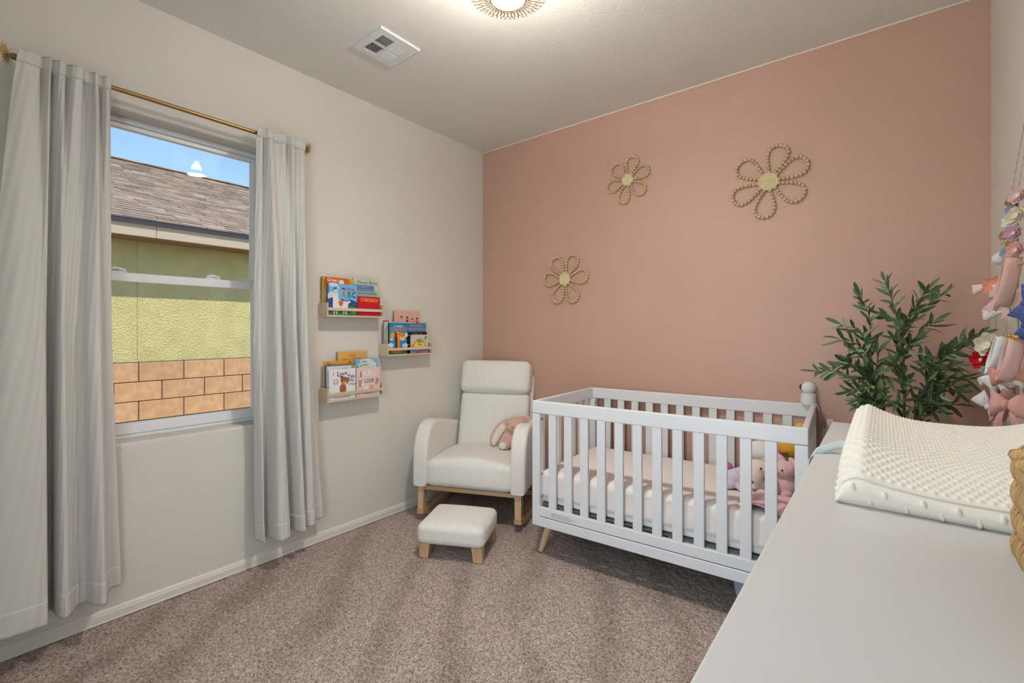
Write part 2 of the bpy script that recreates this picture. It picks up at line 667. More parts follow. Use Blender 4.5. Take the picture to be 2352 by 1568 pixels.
# ================================================================== WINDOW
def window():
    root = empty('window_1', (-0.1, (WY0 + WY1) / 2, WZ0))
    root['kind'] = 'structure'
    root['label'] = 'white vinyl single-hung window over the neighbour view'
    vin = mat('white vinyl', srgb(244, 245, 246), 0.3, 0.5)
    w = (WY1 - WY0) / 2
    H = WZ1 - WZ0
    def fr(name, y0, y1, z0, z1, x0, x1, ts, tt, tb, parent=root):
        """rectangular frame: side width ts, top tt, bottom tb"""
        mb = MB()
        mb.rbox((x0, y0, z0), (x1, y0 + ts, z1), 0.004)
        mb.rbox((x0, y1 - ts, z0), (x1, y1, z1), 0.004)
        mb.rbox((x0, y0 + ts, z1 - tt), (x1, y1 - ts, z1), 0.004)
        mb.rbox((x0, y0 + ts, z0), (x1, y1 - ts, z0 + tb), 0.004)
        return mb.build(name, vin, parent)
    fr('outer_frame', -w, w, 0, H, -0.055, 0.0, 0.022, 0.022, 0.02)
    up = fr('upper_sash', -w + 0.022, w - 0.022, 0.728, H - 0.022, -0.05, -0.018, 0.02, 0.022, 0.03)
    MB().box((-0.036, -w + 0.04, 0.74), (-0.032, w - 0.04, H - 0.04)).build('pane', glass_mat(), up)
    lo = fr('lower_sash', -w + 0.021, w - 0.021, 0.02, 0.764, -0.022, 0.006, 0.026, 0.042, 0.046)
    MB().box((-0.010, -w + 0.04, 0.05), (-0.006, w - 0.04, 0.73)).build('pane', glass_mat(), lo)
    # bead lines round the glass
    bd = MB()
    for z in (0.066, ):
        bd.rbox((-0.012, -w + 0.046, z), (0.002, w - 0.046, z + 0.006), 0.002)
    bd.build('glazing_bead', vin, lo)
    for yy in (-0.165, 0.225):
        lk = MB()
        lk.rbox((-0.030, yy - 0.035, 0.764), (0.0, yy + 0.035, 0.771), 0.003)
        lk.tube(smooth_curve([(-0.004, yy - 0.03, 0.774), (0.002, yy - 0.005, 0.781), (0.0, yy + 0.03, 0.774)], 8), [0.004, 0.006, 0.007, 0.007, 0.006, 0.006, 0.005, 0.004], 8)
        lk.rbox((-0.024, yy - 0.028, 0.771), (-0.006, yy + 0.008, 0.783), 0.004)
        lk.build('sash_lock', vin, lo, True, 40)
window()

# ================================================================== OUTSIDE
GZ = -0.35
struct('ground', MB().box((-14, -14, GZ - 0.1), (-0.16, 10, GZ)), mat('gravel ground', srgb(206, 190, 164), 0.95, 0.1, var=0.2, vscale=14, bump=0.6, bscale=60, bdist=0.02))

def block_wall():
    root = empty('block_wall', (-3.35, 0, GZ), 0, 'tan concrete block garden wall in running bond outside the window', 'wall')
    mb = MB().box((-0.14, -5.2, 0), (-0.012, 3.2, 1.275))
    mb.build('mortar', mat('dark mortar', srgb(96, 84, 76), 0.95, 0.1, bump=0.3, bscale=80), root)
    bm_ = mat('tan concrete block', srgb(194, 152, 114), 0.9, 0.15, var=0.14, vscale=14, bump=0.5, bscale=130, bdist=0.004, rand=0.12)
    L, H, j = 0.3965, 0.1995, 0.010
    full = MB().rbox((-0.14, 0, 0), (0, L - j, H - j * 0.8), 0.004, 1).mesh('block', bm_)
    ztop = 0.929 - GZ
    for r in range(6):
        z = ztop - (r + 1) * H
        off = -1.535 - (0.0 if r % 2 == 0 else L / 2)
        k0 = -9
        for k in range(k0, 12):
            y = off + k * L
            o = link('block', full, root)
            o.location = (0, y, z + 0.0)
    return root
block_wall()

def neighbour_house():
    hx = -4.9
    root = empty('neighbor_house', (hx, -1.2, GZ), 0, 'olive stucco house with brown shingle roof beyond the block wall', 'house')
    T = NT('olive stucco')
    T.b.inputs['Roughness'].default_value = 0.95
    T.b.inputs['Specular IOR Level'].default_value = 0.1
    v = T.coord('Object')
    n1 = T.n('ShaderNodeTexNoise', Scale=42.0, Detail=4.0, Roughness=0.6, Distortion=0.5)
    T.l(v, n1.inputs['Vector'])
    h = T.ramp(n1.outputs['Fac'], [(0.34, (0, 0, 0, 1)), (0.62, (1, 1, 1, 1))])
    n2 = T.n('ShaderNodeTexNoise', Scale=4.0, Detail=2.0)
    T.l(v, n2.inputs['Vector'])
    T.l(T.ramp(n2.outputs['Fac'], [(0.3, srgb(204, 188, 128)), (0.7, srgb(216, 202, 142))]), T.b.inputs['Base Color'])
    T.l(T.bump(h, 0.7, 0.012), T.b.inputs['Normal'])
    st = T.m
    zf = 2.395 - GZ          # underside of fascia
    for y0, y1 in ((-7.0, -0.0022), (0.0022, 6.0)):
        MB().box((-0.2, y0, 0), (0, y1, zf + 0.02)).build('stucco_panel', st, root)
    MB().box((-0.2, -0.004, 0), (-0.012, 0.004, zf)).build('control_joint', mat('joint grey-olive', srgb(140, 132, 96), 0.9), root)
    fx = 0.47                # fascia stands out from the wall
    fb = mat('weathered fascia paint', srgb(186, 168, 142), 0.8, 0.2, var=0.08, vscale=5, bump=0.5, bscale=18, bdist=0.006, stretch=(1, 0.25, 3))
    for y0, y1 in ((-7.0, 0.083), (0.087, 6.0)):
        MB().rbox((fx - 0.03, y0, zf), (fx, y1, zf + 0.165), 0.004, 1).build('fascia_board', fb, root)
    MB().box((0, -7, zf + 0.01), (fx - 0.03, 6, zf + 0.03)).build('soffit', mat('soffit paint', srgb(150, 118, 92), 0.85, 0.2), root)
    dm = mat('dark drip edge', srgb(66, 66, 74), 0.5, 0.4)
    mb = MB()
    mb.prism([(fx - 0.05, zf + 0.165), (fx + 0.035, zf + 0.150), (fx + 0.045, zf + 0.200), (fx - 0.05, zf + 0.222)], -7, 6, 'y')
    mb.build('drip_edge', dm, root)
    # roof plane
    slope = 0.42
    run = 4.9
    x0, z0 = fx + 0.05, zf + 0.198
    ang = math.atan(slope)
    MB().prism([(x0, z0), (x0 - run, z0 + slope * run), (x0 - run - 4.9, z0), (x0 - run - 4.9, z0 - 0.1), (x0 - run, z0 + slope * run - 0.16), (x0 - 0.1, z0 - 0.06)], -7, 6, 'y').build('roof_deck', mat('roof felt', srgb(70, 62, 56), 0.9), root)
    sh = mat('brown asphalt shingle', srgb(172, 152, 135), 0.95, 0.1, var=0.16, vscale=3.0, bump=0.5, bscale=120, bdist=0.004, rand=0.38)
    sm = MB()
    Ls = run / math.cos(ang)
    ex = 0.142
    R = Matrix.Translation((x0, 0, z0)) @ Matrix.Rotation(ang, 4, 'Y')
    n = int(Ls / ex)
    for r in range(n):
        s0 = r * ex
        y = -7.0 - random.random() * 0.3
        while y < 6.0:
            w = random.uniform(0.14, 0.34)
            t = random.choice((0.006, 0.011, 0.014))
            a = s0 + (random.choice((0.0, 0.0, 0.012)))
            v = [(-a, y, 0.002 + t + 0.006), (-a, y + w - 0.003, 0.002 + t + 0.006), (-(s0 + ex * 1.25), y + w - 0.003, 0.003), (-(s0 + ex * 1.25), y, 0.003),
                 (-a, y, 0.0), (-a, y + w - 0.003, 0.0)]
            v = [R @ Vector(p) for p in v]
            sm.add(v, [(0, 1, 2, 3), (4, 5, 1, 0)])
            y += w
    so = link('shingles', sm.mesh('shingles', sh), root)
    so['kind'] = 'stuff'
    rc = MB()
    zr = z0 + slope * run
    y = -7.0
    while y < 6.0:
        rc.box((x0 - run - 0.12, y, zr - 0.01), (x0 - run + 0.12, y + 0.29, zr + 0.012))
        y += 0.3
    rc.build('ridge_cap', sh, root)
neighbour_house()

# ================================================================== CURTAINS
M_BRASS = mat('brushed brass', srgb(172, 138, 88), 0.34, 0.5, metal=0.85)
M_BRASS2 = mat('pale brass finial', srgb(206, 176, 122), 0.45, 0.5, metal=0.5)

def curtain_rod():
    root = empty('curtain_rod', (0, 0, 2.276), 0, 'brass curtain rod with sunburst finials above the window', 'curtain rod')
    ya, yb = -2.697, -1.60
    mb = MB()
    mb.tube([(0.09, ya, 0), (0.09, yb, 0)], 0.0095, 16)
    mb.build('rod', M_BRASS, root, True, 50)
    for y, s in ((ya, -1), (yb, 1)):
        f = MB()
        f.lathe([(0.0115, 0), (0.0125, 0.006), (0.0125, 0.012), (0.006, 0.018), (0.005, 0.024)], 16, Matrix.Translation((0.09, y, 0)) @ Matrix.Rotation(-s * PI / 2, 4, 'X'))
        f.build('end_cap', M_BRASS, root, True, 40)
        d = MB()
        Mx = Matrix.Translation((0.09, y + s * 0.030, 0)) @ Matrix.Rotation(-0.55 if s < 0 else 0.15, 4, 'Z') @ Matrix.Rotation(-s * PI / 2, 4, 'X')
        d.lathe([(0.0, -0.002), (0.022, -0.002), (0.023, 0.0), (0.022, 0.002), (0.0, 0.003)], 24, Mx, cap=False)
        fo = d.build('finial', M_BRASS2, root, True, 40)
        for k in range(22):
            a = 2 * PI * k / 22
            L = 0.048 if k % 2 == 0 else 0.037
            c, sn = math.cos(a), math.sin(a)
            p0 = Mx @ Vector((0.019 * c, 0.019 * sn, 0))
            p1 = Mx @ Vector((L * c, L * sn, 0))
            MB().tube([p0, p1], [0.0019, 0.0009], 5).build('ray', M_BRASS2, fo)
    for y in (ya + 0.03, yb - 0.03):
        b = MB()
        b.lathe([(0.018, 0.0), (0.018, 0.004), (0.007, 0.007), (0.006, 0.086)], 14, Matrix.Translation((0.0, y, -0.012)) @ Matrix.Rotation(PI / 2, 4, 'Y'))
        b.ring((0.09, y, 0), 0.0115, 0.0025, 20, 6, 'y')
        b.build('bracket', M_BRASS, root, True, 40)
curtain_rod()

M_CURT = mat('off-white linen curtain', srgb(234, 231, 225), 0.9, 0.15, var=0.025, vscale=9, bump=0.25, bscale=420, bdist=0.0012, stretch=(1, 1, 0.35), trans=0.22, sheen=0.1)

def curtain(name, top, mid, bot, zt, zb, label):
    """lists of (y, x) fold points at the heading, half height and hem"""
    nu, nz = 170, 70
    A, B, Cc = (smooth_curve(p, nu) for p in (top, mid, bot))
    root = empty(name, (0.09, sum(p[0] for p in bot) / len(bot), zb), 0, label, 'curtain')
    off = Vector(root.location)
    def pt(i, k, ex=0.0):
        z = zt + (zb - zt) * k
        if k < 0.5:
            u = k / 0.5
            u = u ** 0.75
            p = A[i] * (1 - u) + B[i] * u
        else:
            u = (k - 0.5) / 0.5
            p = B[i] * (1 - u) + Cc[i] * u
        x = p[1]
        if z > 2.25:                        # rod pocket hugs the rod
            x = 0.1035 + max(0.0, x - 0.082) * 0.5
        return Vector((x + ex + 0.0012 * math.sin(i * 0.9 + k * 40), p[0], z)) - off
    def sheet(nm, k0, k1, rows, ex, par):
        mb = MB()
        mb.grid([[pt(i, k0 + (k1 - k0) * r / (rows - 1), ex) for i in range(nu)] for r in range(rows)])
        o = mb.build(nm, M_CURT, par, True)
        so = o.modifiers.new('thickness', 'SOLIDIFY')
        so.thickness = 0.0016
        so.offset = 0
        return o
    sheet('panel', 0.0, 1.0, nz, 0, root)
    kh = 1 - 0.088 / (zt - zb)
    sheet('hem', kh, 1.0, 10, 0.0025, root)
    kt = 0.052 / (zt - zb)
    sheet('rod_pocket', 0.0, kt, 6, 0.0025, root)

def fold(ys, xs):
    return list(zip(ys, xs))

# window-left panel: broad flat fold at the outside, tighter folds towards the glass
curtain('window_curtain',
        fold([-2.695, -2.665, -2.640, -2.632, -2.612, -2.604, -2.585, -2.570, -2.560, -2.545, -2.520, -2.512, -2.490, -2.478, -2.462, -2.445, -2.432],
             [0.125, 0.128, 0.112, 0.085, 0.130, 0.085, 0.130, 0.118, 0.082, 0.132, 0.134, 0.084, 0.092, 0.128, 0.082, 0.128, 0.105]),
        fold([-2.775, -2.720, -2.668, -2.640, -2.628, -2.618, -2.600, -2.592, -2.580, -2.562, -2.540, -2.520, -2.505, -2.475, -2.452, -2.440, -2.420],
             [0.120, 0.152, 0.158, 0.160, 0.148, 0.085, 0.078, 0.145, 0.160, 0.130, 0.105, 0.120, 0.155, 0.165, 0.110, 0.080, 0.072]),
        fold([-2.880, -2.800, -2.725, -2.660, -2.628, -2.620, -2.604, -2.594, -2.575, -2.556, -2.530, -2.506, -2.490, -2.462, -2.444, -2.425, -2.385],
             [0.100, 0.165, 0.188, 0.190, 0.185, 0.090, 0.075, 0.165, 0.190, 0.160, 0.110, 0.112, 0.165, 0.190, 0.120, 0.065, 0.055]),
        2.302, 0.160, 'wide off-white linen curtain panel left of the window, broad outer fold')
curtain('window_curtain',
        fold([-1.850, -1.828, -1.812, -1.798, -1.785, -1.760, -1.745, -1.722, -1.710, -1.695, -1.680, -1.665, -1.645, -1.625, -1.612, -1.600],
             [0.108, 0.120, 0.086, 0.132, 0.128, 0.090, 0.094, 0.135, 0.125, 0.082, 0.132, 0.128, 0.088, 0.110, 0.124, 0.105]),
        fold([-1.858, -1.832, -1.812, -1.795, -1.775, -1.752, -1.735, -1.718, -1.700, -1.680, -1.662, -1.645, -1.622, -1.602, -1.580, -1.560],
             [0.085, 0.108, 0.078, 0.090, 0.155, 0.160, 0.120, 0.075, 0.110, 0.160, 0.150, 0.085, 0.135, 0.150, 0.110, 0.085]),
        fold([-1.842, -1.832, -1.815, -1.790, -1.775, -1.735, -1.705, -1.690, -1.672, -1.648, -1.625, -1.612, -1.590, -1.555, -1.545, -1.468],
             [0.060, 0.150, 0.085, 0.070, 0.185, 0.195, 0.165, 0.085, 0.080, 0.170, 0.175, 0.100, 0.135, 0.140, 0.085, 0.080]),
        2.302, 0.168, 'narrower off-white linen curtain panel right of the window')

# ================================================================== PICTURE LEDGES AND BOOKS
M_PINE = wood_mat('pale pine', srgb(206, 182, 152), srgb(232, 212, 184), 'y', 0.55)
M_PINEV = wood_mat('pale pine upright', srgb(204, 178, 150), srgb(228, 206, 180), 'z', 0.55)

def ledge(y0, zb, label):
    r = empty('picture_ledge', (0, y0, zb), 0, label, 'shelf', 'pale pine picture ledges')
    w = 0.395
    MB().rbox((0.0, 0, 0), (0.1, w, 0.0105), 0.002, 2).build('bottom_board', M_PINE, r)
    MB().rbox((0.0, 0.0, 0.0105), (0.009, w, 0.07), 0.002, 2).build('back_board', M_PINE, r)
    for ya in (0.0, w - 0.011):
        MB().rbox((0.009, ya, 0.0105), (0.1, ya + 0.011, 0.082), 0.002, 2).build('end_panel', M_PINEV, r)
    MB().rbox((0.091, 0.011, 0.036), (0.1, w - 0.011, 0.054), 0.002, 2).build('front_bar', M_PINE, r)
LEDGES = [(-1.459, 1.335), (-1.036, 1.085), (-1.456, 0.832)]
ledge(*LEDGES[0], 'pale pine picture ledge nearest the curtain, topmost of the three')
ledge(*LEDGES[1], 'pale pine picture ledge nearest the corner, middle height of the three')
ledge(*LEDGES[2], 'pale pine picture ledge, lowest of the three, holding the white bear book')

def flat(name, col, rough=0.45):
    return mat('print ' + name, col, rough, 0.45)

def ellp(cy, cz, ry, rz, n=20, a0=0, a1=2 * PI, rot=0.0):
    out = []
    for i in range(n + (0 if abs(a1 - a0 - 2 * PI) < 1e-6 else 1)):
        a = a0 + (a1 - a0) * i / n
        y, z = ry * math.cos(a), rz * math.sin(a)
        out.append((cy + y * math.cos(rot) - z * math.sin(rot), cz + y * math.sin(rot) + z * math.cos(rot)))
    return out

class Book:
    """stands on a ledge, cover facing +X; art coordinates run 0..w, 0..h"""
    def __init__(self, x, y0, y1, zb, zt, t, col, label, spine=None, lean=0.0, name='picture_book'):
        self.w, self.h = y1 - y0, zt - zb
        self.r = empty(name, (x, y0, zb), 0, label, 'book', 'picture books on the pine ledges')
        self.r.rotation_euler = (0, -lean, 0)
        self.t = t
        cm = flat('cover ' + label[:40], col)
        b = MB()
        b.rbox((-0.0022, 0, 0), (0, self.w, self.h), 0.0009, 1)
        b.rbox((-t, 0, 0), (-t + 0.0022, self.w, self.h), 0.0009, 1)
        b.build('cover', cm, self.r)
        s = MB().rbox((-t, -0.0004, 0), (0, 0.0024, self.h), 0.0009, 1)
        s.build('spine', flat('spine ' + label[:40], spine or col), self.r)
        MB().box((-t + 0.0022, 0.0024, 0.002), (-0.0022, self.w - 0.003, self.h - 0.003)).build('page_block', mat('paper', srgb(236, 230, 216), 0.9, 0.1, bump=0.3, bscale=300), self.r)
        self.k = 0
    def shape(self, poly, col, nm='illustration', layer=None):
        self.k += 1
        d = 0.00004 * (layer if layer is not None else self.k)
        MB().prism(poly, 0.0, d + 0.0001, 'x').build(nm, flat('%d_%d_%d' % tuple(int(c * 255) for c in col[:3]), col), self.r)
    def rect(self, y0, y1, z0, z1, col):
        self.shape([(y0, z0), (y1, z0), (y1, z1), (y0, z1)], col)
    def text(self, s, cy, cz, size, col, bold=0.0, rot=0.0, align='CENTER', maxw=None, shear=0.0, space=1.0, spine=False):
        self.k += 1
        bold = min(bold, size * 0.012)
        me = text_mesh(s, size, align, 0.0001, bold, shear, space)
        me.materials.clear()
        me.materials.append(flat('%d_%d_%d' % tuple(int(c * 255) for c in col[:3]), col))
        if len(me.vertices) == 0:
            return
        xs = [v.co.x for v in me.vertices]
        sx = 1.0
        if maxw and max(xs) - min(xs) > 0:
            sx = maxw / (max(xs) - min(xs))
        if spine:
            # lettering that runs up the spine, facing -Y
            Mx = Matrix.Translation((cy, -0.0006, cz)) @ Matrix.Rotation(PI / 2, 4, 'X') @ Matrix.Rotation(PI / 2, 4, 'Z')
        else:
            Mx = Matrix.Translation((0.00004 * self.k + 0.0003, cy, cz)) @ CYC @ Matrix.Rotation(rot, 4, 'Z') @ Matrix.Diagonal((sx, 1, 1, 1))
        me.transform(Mx)
        link('lettering', me, self.r)

WHT, NAVY, BLK = srgb(240, 240, 238), srgb(34, 52, 96), srgb(24, 22, 24)

def books():
    # ---------------- top ledge
    z = LEDGES[0][1] + 0.0108
    Book(0.022, -1.447, -1.30, z, 1.575, 0.011, srgb(206, 92, 40), 'orange-red book at the back left of the top ledge', srgb(200, 60, 44)).text('BOOK OF COLOURS', -0.0055, 0.11, 0.008, srgb(240, 220, 190), spine=True)
    b = Book(0.036, -1.447, -1.245, z, 1.570, 0.012, srgb(212, 190, 52), 'mustard yellow book behind the orange one on the top ledge', srgb(206, 190, 60))
    b = Book(0.046, -1.444, -1.290, z, 1.505, 0.008, srgb(176, 214, 206), 'pale mint spined book wedged at the left of the top ledge', srgb(150, 200, 206))
    b.text('little stories', -0.004, 0.08, 0.007, NAVY, spine=True)
    b = Book(0.064, -1.442, -1.292, z, 1.570, 0.013, srgb(222, 98, 30), 'orange book with white lettering behind the llama book', srgb(220, 96, 30))
    b.text('Green', 0.040, 0.208, 0.026, WHT, 0.0006)
    b.shape(ellp(0.098, 0.198, 0.018, 0.016), srgb(236, 236, 226))
    b.text('F', 0.098, 0.204, 0.012, srgb(90, 140, 120))
    b.text('ABCDE', -0.0065, 0.12, 0.010, srgb(240, 200, 60), spine=True)
    # llama alphabet book
    b = Book(0.086, -1.440, -1.250, z, 1.533, 0.014, srgb(118, 186, 226), 'sky blue alphabet book with a white llama cover', srgb(70, 120, 170))
    w, h = b.w, b.h
    b.shape(ellp(0.016, h * 0.60, 0.022, 0.026), srgb(196, 224, 236))
    b.shape(ellp(0.030, h * 0.96, 0.03, 0.012), srgb(206, 230, 240))
    b.shape([(0.001, 0.03), (0.001, h * 0.50), (0.02, h * 0.56), (0.05, h * 0.48), (0.09, h * 0.52), (0.115, h * 0.46), (0.14, h * 0.52), (0.155, h * 0.50), (w - 0.001, h * 0.44), (w - 0.001, 0.03)], srgb(36, 84, 140))
    b.shape([(0.001, 0.001), (w - 0.001, 0.001), (w - 0.001, h * 0.26), (0.13, h * 0.34), (0.06, h * 0.22), (0.001, h * 0.18)], srgb(52, 128, 62))
    llama = srgb(238, 232, 230)
    b.shape([(0.026, h * 0.16), (0.028, h * 0.55), (0.032, h * 0.80), (0.044, h * 0.84), (0.058, h * 0.80), (0.062, h * 0.56), (0.064, h * 0.50), (0.095, h * 0.46), (0.120, h * 0.44),
             (0.138, h * 0.48), (0.146, h * 0.44), (0.135, h * 0.40), (0.128, h * 0.37), (0.124, h * 0.16)], llama)
    for yy in (0.036, 0.052, 0.098, 0.114):
        b.shape(ellp(yy, h * 0.12, 0.0045, 0.019), llama)
    b.shape(ellp(0.060, h * 0.86, 0.0045, 0.014, rot=-0.2), llama)
    b.shape([(0.014, h * 0.80), (0.030, h * 0.80), (0.032, h * 0.86), (0.044, h * 0.90), (0.056, h * 0.86), (0.057, h * 0.82), (0.034, h * 0.795)], srgb(58, 128, 176))
    b.shape(ellp(0.0450, h * 0.70, 0.009, 0.011), srgb(240, 200, 176))
    for yy in (0.036, 0.054):
        b.shape(ellp(yy, h * 0.755, 0.0022, 0.0026), BLK)
    for rr, cc in ((0.018, srgb(222, 130, 40)), (0.013, srgb(204, 60, 60)), (0.008, srgb(228, 150, 60)), (0.004, srgb(120, 70, 150))):
        b.shape(ellp(0.079, h * 0.46, rr * 0.9, rr * 1.9, 14, PI, 2 * PI) , cc)
    b.text('My First', 0.127, h * 0.845, 0.022, srgb(206, 40, 50), 0.0007, -0.05, maxw=0.084)
    for s, yy, cc in (('A', 0.098, srgb(228, 104, 40)), ('B', 0.134, srgb(46, 140, 76)), ('C', 0.166, NAVY)):
        b.text(s, yy, h * 0.66, 0.050, cc, 0.0016, maxw=0.024)
    for yy, cc in ((0.138, srgb(40, 60, 110)), (0.150, srgb(90, 170, 220)), (0.162, srgb(240, 170, 70)), (0.174, srgb(140, 190, 70))):
        b.shape(ellp(yy, h * 0.105, 0.0052, 0.0055), cc)
    # right half of the top ledge
    b = Book(0.030, -1.240, -1.056, z, 1.592, 0.012, srgb(206, 214, 198), 'tall pale sage book with handwritten lettering on the top ledge')
    b.text("You're My Little", 0.100, 0.236, 0.010, srgb(110, 110, 104), maxw=0.088)
    b.text('Honey Bunny', 0.103, 0.215, 0.030, srgb(70, 76, 84), maxw=0.150, shear=0.1)
    b.shape(ellp(0.158, 0.142, 0.006, 0.016), srgb(214, 190, 130))
    b.shape(ellp(0.176, 0.102, 0.010, 0.020), srgb(210, 196, 150))
    b = Book(0.058, -1.246, -1.110, z, 1.540, 0.014, srgb(92, 128, 166), 'slate blue board book behind the mint one on the top ledge')
    b.text('Caroline Jayne Church', 0.058, 0.184, 0.011, srgb(196, 210, 222), maxw=0.092)
    b.text('I Love You Forever', 0.066, 0.166, 0.018, srgb(206, 196, 168), maxw=0.118, shear=0.1)
    b = Book(0.072, -1.246, -1.092, z, 1.502, 0.010, srgb(150, 184, 182), 'grey-mint book just behind the red one on the top ledge')
    b.text('LOVE YOU FOREVER', 0.074, 0.141, 0.017, srgb(66, 86, 96), 0.0003, maxw=0.134)
    b = Book(0.087, -1.246, -1.084, z, 1.467, 0.012, srgb(204, 22, 42), 'bright red book with yellow lettering on the top ledge', srgb(176, 18, 36))
    b.text('CORDUROY', 0.083, 0.098, 0.030, srgb(246, 186, 52), 0.0009, -0.03, maxw=0.128)
    b.text('by', 0.112, 0.012, 0.009, srgb(90, 10, 24))
    # ---------------- middle ledge (towards the corner)
    z = LEDGES[1][1] + 0.0108
    b = Book(0.024, -0.925, -0.700, z, 1.388, 0.012, srgb(230, 182, 156), 'tall peach book with three children on the cover', srgb(150, 120, 104))
    for yy, zz, cc, hh in ((0.062, 0.236, srgb(176, 196, 208), srgb(70, 40, 40)), (0.112, 0.234, srgb(180, 40, 40), srgb(50, 34, 36)), (0.200, 0.228, srgb(216, 78, 62), srgb(40, 26, 28))):
        b.shape([(yy - 0.010, zz), (yy - 0.012, zz - 0.026), (yy + 0.012, zz - 0.026), (yy + 0.010, zz)], cc)
        b.shape(ellp(yy, zz + 0.010, 0.008, 0.009), srgb(206, 150, 120))
        b.shape(ellp(yy, zz + 0.016, 0.009, 0.006), hh)
        b.rect(yy - 0.008, yy - 0.003, zz - 0.048, zz - 0.026, srgb(90, 84, 70))
        b.rect(yy + 0.003, yy + 0.008, zz - 0.048, zz - 0.026, srgb(90, 84, 70))
    b.text('safe', 0.156, 0.240, 0.017, srgb(80, 50, 44))
    b.text('little lessons\nin feelings', 0.158, 0.216, 0.009, srgb(214, 110, 90))
    Book(0.036, -1.020, -0.975, z, 1.320, 0.006, srgb(170, 44, 52), 'thin dark red book at the left end of the middle ledge')
    b = Book(0.050, -1.020, -0.755, z, 1.312, 0.012, srgb(214, 212, 202), 'wide plain cream book behind the giraffe book')
    Book(0.060, -1.022, -0.972, z, 1.268, 0.010, srgb(150, 206, 204), 'small aqua spined book at the left of the middle ledge', srgb(146, 202, 200)).text('sleepy time', -0.005, 0.08, 0.010, srgb(60, 90, 100), spine=True)
    Book(0.071, -1.021, -0.968, z, 1.266, 0.009, srgb(206, 200, 140), 'small yellow-green spined book beside the giraffe book', srgb(190, 196, 130)).text('story', -0.0045, 0.08, 0.008, srgb(80, 90, 70), spine=True)
    b = Book(0.087, -1.012, -0.865, z, 1.305, 0.014, srgb(28, 144, 200), 'bright blue book with an orange giraffe on its cover', srgb(40, 50, 70))
    w, h = b.w, b.h
    b.shape([(0.001, 0.001), (w - 0.001, 0.001), (w - 0.001, h * 0.13), (0.001, h * 0.13)], srgb(56, 120, 48))
    b.shape(ellp(w * 0.42, h * 0.10, w * 0.30, h * 0.05), srgb(222, 120, 36))
    for yy, zz, ry, rz in ((0.014, 0.060, 0.022, 0.016), (0.130, 0.056, 0.022, 0.018), (0.140, 0.128, 0.012, 0.016), (0.020, 0.100, 0.012, 0.010)):
        b.shape(ellp(yy, zz, ry, rz), srgb(216, 230, 240))
    b.shape(ellp(0.026, h * 0.60, 0.017, 0.023), srgb(244, 166, 30))
    b.shape([(0.048, h * 0.14), (0.046, h * 0.62), (0.058, h * 0.72), (0.076, h * 0.74), (0.084, h * 0.66), (0.078, h * 0.40), (0.074, h * 0.14)], srgb(92, 42, 30))
    b.shape([(0.068, h * 0.14), (0.066, h * 0.48), (0.076, h * 0.54), (0.086, h * 0.46), (0.088, h * 0.14)], srgb(240, 146, 36))
    b.shape(ellp(0.082, h * 0.60, 0.021, 0.024), srgb(244, 156, 34))
    b.shape(ellp(0.108, h * 0.52, 0.023, 0.020, rot=-0.3), srgb(240, 198, 140))
    b.shape(ellp(0.102, h * 0.62, 0.020, 0.016, rot=-0.5), srgb(236, 140, 30))
    for yy in (0.079, 0.094):
        b.rect(yy, yy + 0.0035, h * 0.68, h * 0.76, srgb(120, 60, 30))
    b.shape(ellp(0.066, h * 0.70, 0.006, 0.009, rot=0.6), srgb(246, 196, 130))
    b.shape(ellp(0.080, h * 0.645, 0.003, 0.004), BLK)
    b.shape([(0.006, h * 0.999 - 0.002), (0.022, h * 0.90), (0.036, h - 0.002)], srgb(60, 120, 60))
    b.shape([(w - 0.04, h - 0.002), (w - 0.012, h * 0.90), (w - 0.004, h - 0.002)], srgb(60, 120, 60))
    b.rect(0.126, 0.1285, 0.045, 0.082, srgb(60, 44, 40))
    b.text('IF I WERE A', w * 0.52, h * 0.885, 0.016, WHT, 0.0006, maxw=0.072)
    b.text('GIRAFFE', w * 0.52, h * 0.785, 0.034, srgb(150, 60, 26), 0.0022, maxw=0.126)
    b.text('GIRAFFE', w * 0.52, h * 0.785, 0.034, srgb(244, 130, 40), 0.0006, maxw=0.122)
    b = Book(0.056, -0.850, -0.668, z, 1.306, 0.013, srgb(94, 128, 168), 'slate blue book with pale lettering at the right of the middle ledge', srgb(120, 60, 60))
    b.text('Caroline Jayne Church', 0.088, 0.192, 0.011, srgb(206, 216, 226), maxw=0.096)
    b.text('I Will Love You Forever', 0.092, 0.168, 0.019, srgb(214, 206, 180), maxw=0.160, shear=0.1)
    b.text('Treasure', 0.060, 0.144, 0.014, srgb(170, 150, 196), maxw=0.05)
    b.shape(ellp(0.15, 0.128, 0.034, 0.016), srgb(150, 76, 70))
    b = Book(0.070, -0.852, -0.672, z, 1.243, 0.010, srgb(20, 20, 24), 'black book with small white stars on the middle ledge')
    b.text('Goodnight', 0.070, 0.134, 0.010, srgb(200, 200, 196))
    for yy, zz in ((0.012, 0.126), (0.124, 0.134), (0.100, 0.128), (0.140, 0.122), (0.022, 0.090), (0.014, 0.060)):
        b.shape([(yy + 0.006 * math.cos(PI / 2 + k * PI / 5) * (1 if k % 2 == 0 else 0.42), zz + 0.006 * math.sin(PI / 2 + k * PI / 5) * (1 if k % 2 == 0 else 0.42)) for k in range(10)], srgb(240, 236, 220))
    b = Book(0.087, -0.836, -0.676, z, 1.224, 0.012, srgb(222, 206, 178), 'small cream book with a yellow arch at the right of the middle ledge', srgb(70, 66, 72))
    w, h = b.w, b.h
    b.shape(ellp(0.055, h * 0.86, 0.04, 0.012), srgb(206, 204, 214))
    b.shape([(0.001, 0.001), (w - 0.001, 0.001), (w - 0.001, h * 0.28), (0.001, h * 0.30)], srgb(150, 140, 176))
